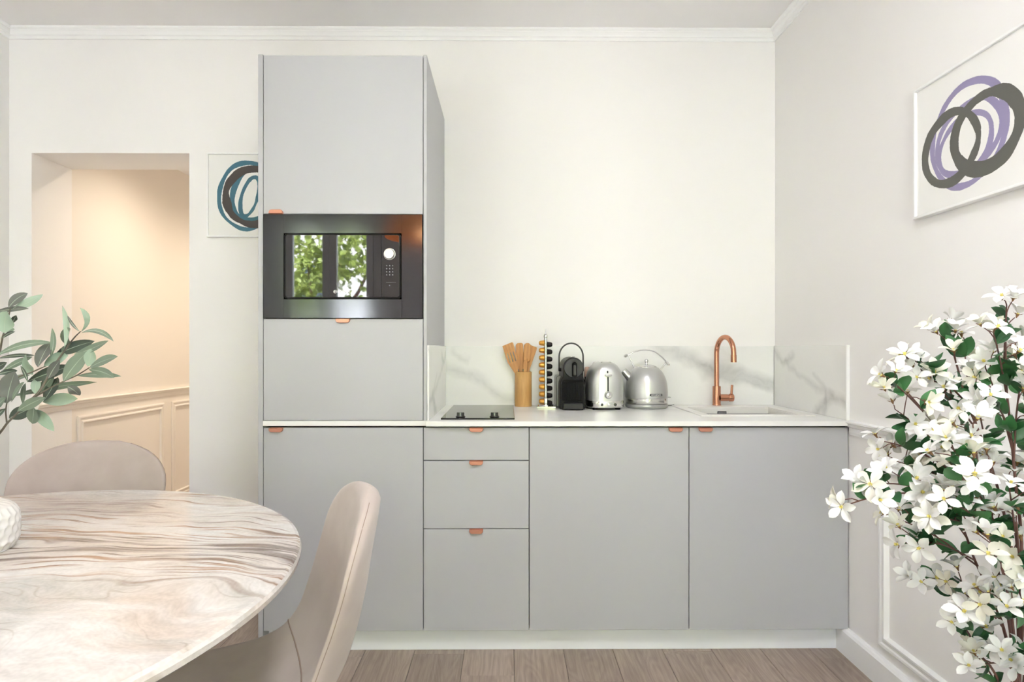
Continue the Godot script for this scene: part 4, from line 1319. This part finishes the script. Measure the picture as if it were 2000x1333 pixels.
func shell_point(t: float) -> Array:
	# middle line of the shell from seat front to back top: [x, y, half width, wing]
	var key := [
		[0.00, 0.235, 0.430, 0.000, 0.0], [0.02, 0.232, 0.440, 0.10, 0.005], [0.06, 0.218, 0.452, 0.165, 0.010], [0.14, 0.170, 0.458, 0.205, 0.018],
		[0.26, 0.080, 0.452, 0.224, 0.024], [0.38, -0.020, 0.448, 0.224, 0.030], [0.48, -0.105, 0.456, 0.212, 0.040], [0.55, -0.170, 0.482, 0.200, 0.052],
		[0.62, -0.220, 0.535, 0.194, 0.060], [0.70, -0.247, 0.605, 0.198, 0.060], [0.79, -0.265, 0.690, 0.210, 0.052], [0.87, -0.276, 0.765, 0.207, 0.042],
		[0.93, -0.287, 0.820, 0.168, 0.030], [0.97, -0.294, 0.852, 0.110, 0.016], [0.99, -0.297, 0.866, 0.058, 0.006], [1.00, -0.299, 0.870, 0.000, 0.0]]
	var k := 0
	while k < key.size() - 2 and t > key[k + 1][0]:
		k += 1
	var f := clampf((t - float(key[k][0])) / (float(key[k + 1][0]) - float(key[k][0])), 0.0, 1.0)
	var out := []
	for j in range(1, 5):
		var p0: float = key[maxi(k - 1, 0)][j]
		var p3: float = key[mini(k + 2, key.size() - 1)][j]
		var a: float = key[k][j]
		var b: float = key[k + 1][j]
		var lin := lerpf(a, b, f)
		out.append(lin if (j >= 3 and (k == 0 or k >= key.size() - 3)) else cubic_interpolate(a, b, p0, p3, f))
	return out


func shell_rows(t0: float, t1: float, n: int, thick: float) -> Array:
	var rows := []
	for k in n + 1:
		var t := lerpf(t0, t1, float(k) / n)
		var p := shell_point(t)
		var q0 := shell_point(maxf(0, t - 0.012))
		var q1 := shell_point(minf(1, t + 0.012))
		var tan := Vector2(q1[0] - q0[0], q1[1] - q0[1]).normalized()
		var nrm := Vector2(tan.y, -tan.x)
		if nrm.dot(Vector2(0.6, 1)) < 0:
			nrm = -nrm
		var row := PackedVector3Array()
		var half: float = maxf(float(p[2]), 0.0015)
		var th := thick * minf(1.0, 0.25 + half / 0.12)
		for j in 40:
			var a := TAU * j / 40.0
			var c := signf(cos(a)) * pow(absf(cos(a)), 0.75)
			var s := signf(sin(a)) * pow(absf(sin(a)), 0.62)
			# padding is fuller in the middle and rolls off at the rim
			var off: float = s * th * 0.5 + float(p[3]) * c * c
			row.append(Vector3(float(p[0]) + nrm.x * off, float(p[1]) + nrm.y * off, c * half))
		rows.append(row)
	return rows


func chair(label: String, at: Vector3, turn: float) -> void:
	var o := thing("dining_chair", label, "chair", at, turn, "beige velvet dining chairs")
	var v: Material = mats["velvet"]
	var th := 0.042
	var cut := 0.555
	part(o, "seat", MB.new().grid(shell_rows(0.0, cut, 34, th), true), v)
	part(o, "backrest", MB.new().grid(shell_rows(cut, 1.0, 34, th), true), v)
	# stitched seams: round the rim and across the meeting of seat and back
	for s in [1.0, -1.0]:
		var pts := []
		for k in 60:
			var t := lerpf(0.03, 0.975, k / 59.0)
			var r: PackedVector3Array = shell_rows(t, t, 1, th + 0.001)[0]
			pts.append(r[0] if s > 0 else r[20])
		part(o, "rim_seam", MB.new().tube(pts, 0.0008, 6, false), mats["velvet_seam"])
	var cross: PackedVector3Array = shell_rows(cut, cut, 1, th + 0.001)[0]
	var line := []
	for k in range(0, 21):
		line.append(cross[k])
	part(o, "seat_seam", MB.new().tube(line, 0.0016, 6, false), mats["velvet_seam"])
	for sx in [-1.0, 1.0]:
		for sz in [-1.0, 1.0]:
			part(o, "leg", MB.new().tube([Vector3(sx * 0.11 + 0.02, 0.432, sz * 0.11), Vector3(sx * 0.21 + 0.02, 0.0, sz * 0.20)], [0.014, 0.008], 14), mats["black_matt"])


# ---------------------------------------------------------------- plants
func build_olive() -> void:
	var at := Vector3(-1.124, 0.75, 1.655)
	var v := thing("vase", "white bottle vase with dimpled body at the left edge of the table", "vase", at)
	var prof := [Vector2(0.001, 0.0), Vector2(0.100, 0.0), Vector2(0.111, 0.003), Vector2(0.117, 0.010), Vector2(0.1195, 0.022), Vector2(0.1200, 0.048), Vector2(0.1185, 0.066), Vector2(0.112, 0.080), Vector2(0.098, 0.089), Vector2(0.084, 0.095), Vector2(0.077, 0.104), Vector2(0.074, 0.120), Vector2(0.0725, 0.15), Vector2(0.070, 0.19), Vector2(0.066, 0.22), Vector2(0.063, 0.225), Vector2(0.059, 0.22), Vector2(0.058, 0.12)]
	var pts := []
	for p in prof:
		pts.append(Vector3(p.x, p.y, 0))
	var fine := curve(pts, 6)
	var rows := []
	for p in fine:
		var row := PackedVector3Array()
		for k in 180:
			var a := TAU * k / 180.0
			var r: float = p.x
			if r > 0.08 and p.y > 0.002:
				# hammered dents in offset rows
				var vv: float = p.y / 0.017
				var band := floorf(vv)
				var uu := a / TAU * 34.0 + 0.5 * fmod(absf(band), 2.0)
				var dx := (uu - floorf(uu) - 0.5) * 2.0
				var dy := (vv - band - 0.5) * 2.0
				r -= 0.0036 * maxf(0.0, 1.0 - dx * dx - dy * dy)
			row.append(Vector3(cos(a) * r, p.y, -sin(a) * r))
		rows.append(row)
	part(v, "vase_body", MB.new().grid(rows, true), mats["white_ceramic"])
	var crop := func(c: Vector2, d: float) -> Vector3:
		return spot(c.x / 4.444, 560.0 + c.y / 4.444, d)
	rng.seed = 5
	var spray := thing("olive_branches", "spray of grey green olive branches in the white vase", "branches", at + Vector3(0, 0.14, 0))
	var inv := Transform3D(Basis(), -spray.position)
	var stems := [
		[[-300, 1560], [-120, 1400], [0, 1270], [60, 1190], [120, 1130], [250, 1000], [400, 900], [560, 820], [670, 770], [775, 705]],
		[[60, 1190], [50, 1090], [60, 1005]],
		[[250, 1000], [350, 900], [460, 700], [560, 560], [640, 450], [700, 390]],
		[[-280, 1540], [-120, 1000], [-10, 600], [20, 450], [60, 320], [90, 190]],
		[[-290, 1550], [-150, 1050], [30, 850], [150, 790], [260, 750], [400, 690]],
		[[-300, 1550], [-230, 1100], [-160, 800], [-60, 600], [100, 560]]]
	for k in stems.size():
		var p := []
		for j in stems[k].size():
			p.append(crop.call(Vector2(stems[k][j][0], stems[k][j][1]), 1.21 + 0.02 * sin(k * 2.0 + j)))
		var c := curve(p, 5)
		var rad := []
		for j in c.size():
			rad.append(lerpf(0.0026 if k != 1 else 0.0016, 0.0010, float(j) / c.size()))
		part(spray, "stem", MB.new().tube(c, rad, 8), mat("olive_stem", rgb(104, 98, 86), 0.7), inv)
	var D := "olive_dark"
	var M := "olive_mid"
	var L := "olive_pale"
	var G := "olive_grey"
	# base x, y, tip x, y, bend sideways, width, tone
	var lv := [
		[75, 185, 240, 58, 22, 62, G], [110, 190, 372, 68, -16, 62, L], [-70, 228, 250, 192, 12, 46, G], [40, 405, 62, 215, 10, 112, L], [100, 330, 142, 250, 0, 34, D],
		[20, 450, 132, 392, 14, 22, D], [55, 405, 128, 370, 6, 34, L], [-30, 600, 455, 488, 48, 46, M], [-20, 625, 300, 598, 14, 26, D], [330, 700, 440, 485, 10, 105, G],
		[15, 745, 282, 610, 12, 46, M], [228, 590, 285, 765, -20, 84, L], [435, 620, 452, 360, -26, 36, M], [560, 530, 540, 165, -36, 34, L], [570, 500, 612, 368, 10, 92, M],
		[692, 392, 585, 250, 14, 18, G], [702, 395, 694, 184, -76, 40, L], [706, 402, 987, 478, 62, 36, M], [470, 605, 822, 474, 16, 74, D], [640, 590, 942, 470, -14, 58, M],
		[380, 692, 592, 600, 12, 92, L], [235, 828, 632, 688, 10, 78, D], [550, 825, 765, 560, 14, 92, M], [762, 695, 792, 540, -8, 72, L], [775, 705, 1022, 608, 12, 68, M],
		[770, 722, 992, 792, 20, 58, M], [670, 776, 1052, 780, 14, 42, M], [100, 955, 842, 830, 22, 48, M], [585, 868, 692, 946, 8, 62, G], [380, 995, 502, 788, -6, 74, D],
		[335, 945, 475, 768, 8, 62, M], [370, 1002, 674, 975, 8, 86, L], [150, 1085, 394, 962, 10, 62, M], [78, 1145, 275, 1058, 4, 84, D], [258, 1072, 472, 1258, 30, 82, L],
		[296, 1050, 282, 1192, 0, 78, M], [60, 1015, 132, 738, 12, 122, G], [98, 1002, 212, 828, 10, 52, M], [200, 1025, 222, 838, 8, 48, M], [308, 935, 322, 788, 6, 52, L],
		[-20, 865, 262, 768, 12, 46, M], [-20, 765, 152, 730, 8, 38, D], [242, 832, 178, 688, -10, 22, D], [-40, 1060, 52, 968, 6, 52, M], [-20, 870, 48, 962, -10, 40, D],
		[-40, 1140, 45, 1058, 4, 34, D], [52, 1010, -40, 850, 8, 60, D], [420, 800, 520, 640, 8, 60, G], [-120, 500, 20, 330, 8, 60, M], [-90, 760, 60, 660, 10, 52, D], [-100, 330, 10, 240, 10, 50, D]]
	for q in lv:
		var b := Vector2(q[0], q[1])
		var e := Vector2(q[2], q[3])
		var side := (e - b).orthogonal().normalized() * float(q[4])
		var d := 1.21 + rng.randf_range(-0.03, 0.03)
		var d1 := d + rng.randf_range(-0.035, 0.035)
		var pb: Vector3 = crop.call(b, d)
		var pe: Vector3 = crop.call(e, d1)
		var pm: Vector3 = crop.call((b + e) * 0.5 + side * 1.6, (d + d1) * 0.5 + rng.randf_range(-0.012, 0.012))
		var f := Vector3(rng.randf_range(-0.3, 0.6), rng.randf_range(-0.1, 0.6), 1.0).normalized()
		var leaf := part(spray, "leaf", MB.new().blade(pb, pm, pe, float(q[5]) / 4.444 / FOCAL * 1.21 * 1.36, f, 0.16, 0.52, 11), mats[q[6]], inv)
		var lift := f * 0.0005
		part(leaf, "midrib", MB.new().blade(pb + lift, pm + lift, pb.lerp(pm, 0.1) + (pe - pb.lerp(pm, 0.1)) * 0.97 + lift, 0.0013, f, 0.0, 0.3, 9), mat("olive_rib", rgb(158, 172, 152), 0.6))


func build_flowers() -> void:
	var base := Vector3(1.0, 0.0, 1.685)
	var v := thing("floor_vase", "tall white floor vase under the flowering branches", "vase", base)
	part(v, "vase_body", MB.new().lathe([Vector2(0.001, 0), Vector2(0.085, 0), Vector2(0.095, 0.01), Vector2(0.12, 0.12), Vector2(0.115, 0.22), Vector2(0.08, 0.31), Vector2(0.065, 0.35), Vector2(0.072, 0.38), Vector2(0.066, 0.382), Vector2(0.058, 0.35), Vector2(0.07, 0.30), Vector2(0.10, 0.2), Vector2(0.10, 0.03), Vector2(0.001, 0.02)], 48), mats["white_ceramic"])
	# one petal, centre and calyx shared by all flowers; the flower looks along +y
	var petal := MB.new().blade(Vector3(0.0015, 0, 0), Vector3(0.016, 0.007, 0), Vector3(0.031, 0.004, 0), 0.0165, Vector3(-0.3, 1, 0), 0.28, 0.56, 7).mesh()
	var petal2 := MB.new().blade(Vector3(0.0015, 0, 0), Vector3(0.012, 0.014, 0), Vector3(0.026, 0.018, 0), 0.0155, Vector3(-0.6, 1, 0), 0.34, 0.56, 7).mesh()
	var cm := MB.new()
	for k in 6:
		var a := TAU * k / 6.0
		cm.blade(Vector3.ZERO, Vector3(cos(a) * 0.0016, 0.003, sin(a) * 0.0016), Vector3(cos(a) * 0.0034, 0.0052, sin(a) * 0.0034), 0.0028, Vector3(0.1, 1, 0.2), 0.1, 0.6, 4)
	cm.lathe([Vector2(0.0028, -0.0005), Vector2(0.0022, 0.0018), Vector2(0.0003, 0.0024)], 10)
	var centre := cm.mesh()
	var ca := MB.new().lathe([Vector2(0.0010, -0.009), Vector2(0.0022, -0.005), Vector2(0.0032, -0.0015), Vector2(0.002, 0.0)], 9)
	for k in 5:
		var a := TAU * k / 5.0 + 0.6
		ca.blade(Vector3(cos(a) * 0.0024, -0.003, sin(a) * 0.0024), Vector3(cos(a) * 0.006, -0.0012, sin(a) * 0.006), Vector3(cos(a) * 0.0095, 0.0022, sin(a) * 0.0095), 0.0034, Vector3(0, 1, 0), 0.1, 0.4, 4)
	var calyx := ca.mesh()
	var leaves := []
	for k in 3:
		leaves.append(MB.new().blade(Vector3.ZERO, Vector3(0.017, 0.005 + 0.003 * k, 0.002 * (k - 1)), Vector3(0.040 + 0.003 * k, -0.001 + 0.004 * (k - 1), 0.003 * (1 - k)), 0.0205 + 0.0015 * k, Vector3(0, 1, 0), 0.22, 0.55, 8).mesh())
	# each branch: distance, main stem as picture places, tips of its twigs, label
	var kinds := [
		[1.10, [[1950, 1330], [1915, 1280], [1892, 1238]], [[1874, 1205], [1893, 1262]], "lowest flowering stem near the bottom right corner"],
		[1.10, [[1966, 1250], [1936, 1165], [1904, 1095], [1880, 1030], [1850, 975]], [[1800, 1132], [1772, 1062], [1740, 1010], [1660, 985], [1684, 948], [1812, 965], [1868, 1140]], "flowering branch reaching furthest left, before the sink cabinet's edge"],
		[1.15, [[1975, 1200], [1942, 1060], [1902, 960], [1862, 880], [1818, 820], [1775, 770]], [[1724, 862], [1745, 900], [1738, 742], [1748, 800], [1800, 905], [1830, 850]], "flowering branch crossing the chair rail beside the marble corner"],
		[1.20, [[1985, 1150], [1960, 1000], [1926, 880], [1890, 790], [1868, 710]], [[1850, 640], [1884, 668], [1800, 724], [1772, 700], [1846, 772], [1905, 745]], "flowering branch rising to the upper left of the spray"],
		[1.12, [[1996, 1100], [1984, 950], [1972, 820], [1962, 720], [1964, 650]], [[1966, 596], [1940, 650], [1925, 720], [1940, 790], [1995, 740]], "tallest flowering branch, topmost in the spray"],
		[1.17, [[2022, 1100], [2012, 900], [2002, 780]], [[1992, 690], [2045, 760], [1988, 850], [1970, 930], [2050, 880]], "flowering branch cut by the right edge of the picture"],
		[1.02, [[1976, 1260], [1950, 1120], [1925, 1000], [1905, 910]], [[1880, 938], [1856, 872], [1935, 905], [1900, 830], [1862, 985], [1826, 1015]], "foremost flowering branch in the middle of the spray"],
		[1.00, [[1996, 1250], [1992, 1120], [1985, 1020]], [[1938, 1010], [1972, 960], [1985, 1120], [1935, 1095], [1975, 1200], [1925, 1180], [1988, 1290], [1950, 1270], [1905, 1305]], "short flowering branch low at the right edge"]]
	rng.seed = 19
	for q in kinds.size():
		var t: Array = kinds[q]
		var o := thing("flowering_branch", t[3], "branch", base + Vector3(0, 0.20, 0), 0.0, "white flowering branches")
		var d: float = t[0]
		var pts := [Vector3(rng.randf_range(-0.03, 0.03), 0, rng.randf_range(-0.03, 0.03)), Vector3(rng.randf_range(-0.02, 0.02), 0.17, rng.randf_range(-0.02, 0.02))]
		for k in t[1].size():
			pts.append(spot(t[1][k][0], t[1][k][1], lerpf(1.15, d, (k + 1.0) / t[1].size())) - o.position)
		var line := curve(pts, 6)
		var rad := []
		for j in line.size():
			rad.append(lerpf(0.0034, 0.0015, float(j) / line.size()))
		var stem := MB.new().tube(line, rad, 8)
		var blooms := []
		var sprigs := []
		for w in t[2]:
			var tip := spot(w[0], w[1], d + rng.randf_range(-0.08, 0.08))
			tip.x = minf(tip.x, 1.235)
			tip -= o.position
			# a twig leaves the stem below its tip
			var best := 8
			var score := 9.0
			for j in range(10, line.size()):
				var gap: Vector3 = tip - line[j]
				var sc := absf(gap.length() - 0.17) + maxf(0.0, -gap.y) * 2.0
				if sc < score:
					score = sc
					best = j
			var from: Vector3 = line[best]
			var up: Vector3 = (line[mini(best + 2, line.size() - 1)] - line[maxi(best - 2, 0)]).normalized()
			var twig := curve([from, from.lerp(tip, 0.4) + up * 0.018, from.lerp(tip, 0.75) + up * 0.012, tip], 6)
			var tr := []
			for j in twig.size():
				tr.append(lerpf(0.0019, 0.0010, float(j) / twig.size()))
			stem.tube(twig, tr, 6)
			var count := clampi(int(from.distance_to(tip) / 0.046) + 1, 3, 6)
			for j in count:
				var f := 1.0 - 0.86 * float(j) / count
				var at: Vector3 = twig[int(f * (twig.size() - 1))]
				var along := (tip - from).normalized()
				var away := Vector3(rng.randf_range(-1, 0.8), rng.randf_range(-0.5, 1.0), rng.randf_range(-0.6, 1.0)).normalized()
				var dir := (away * 0.9 + along * (1.6 if j == 0 else 0.8)).normalized()
				var e := at + dir * (0.010 if j == 0 else rng.randf_range(0.018, 0.048))
				stem.tube([at, at.lerp(e, 0.5) + Vector3(0, 0.003, 0), e], [0.0011, 0.001, 0.0009], 5, false)
				blooms.append([e + dir * 0.009, (dir * 1.2 + Vector3(0, 0.35, 0.05) + Vector3(rng.randf_range(-0.5, 0.5), rng.randf_range(-0.5, 0.5), rng.randf_range(-0.6, 0.6))).normalized()])
			for j in 3:
				sprigs.append([twig[int((0.18 + 0.27 * j) * (twig.size() - 1))], Vector3(rng.randf_range(-1, 0.6), rng.randf_range(-0.2, 0.8), rng.randf_range(-0.5, 1.0)).normalized()])
		part(o, "stem", stem, mats["stem_brown"])
		for b in blooms:
			var y: Vector3 = b[1]
			var x := y.cross(Vector3(0.3, 0.2, 1)).normalized()
			var s := rng.randf_range(0.78, 1.08)
			var pos: Vector3 = b[0]
			pos.x = minf(pos.x, 1.25 - o.position.x)
			var tr := Transform3D(Basis(x, y, x.cross(y)).rotated(y, rng.randf() * TAU).scaled(Vector3.ONE * s), pos)
			var fl := part(o, "flower", calyx, mats["calyx_brown"], tr)
			var open := rng.randf() < 0.6
			var pm: Material = mats["petal_white" if rng.randf() < 0.7 else "petal_cream"]
			for k in 5:
				part(fl, "petal", petal if open else petal2, pm, Transform3D(Basis(Vector3.UP, TAU * k / 5.0 + rng.randf_range(-0.14, 0.14)) * Basis(Vector3.BACK, rng.randf_range(-0.25, 0.3)), Vector3.ZERO))
			part(fl, "flower_centre", centre, mats["flower_yellow"])
		for b in sprigs:
			for k in 3:
				var dd: Vector3 = (b[1] + Vector3(rng.randf_range(-0.8, 0.8), rng.randf_range(-0.4, 0.7), rng.randf_range(-0.7, 0.7))).normalized()
				var nn := dd.cross(Vector3(rng.randf_range(-1, 1), 0.3, rng.randf_range(-1, 1))).normalized()
				part(o, "leaf", leaves[rng.randi_range(0, 2)], mats["leaf_green" if rng.randf() < 0.6 else "leaf_green_dark"], Transform3D(Basis(dd, nn, dd.cross(nn)), b[0]))
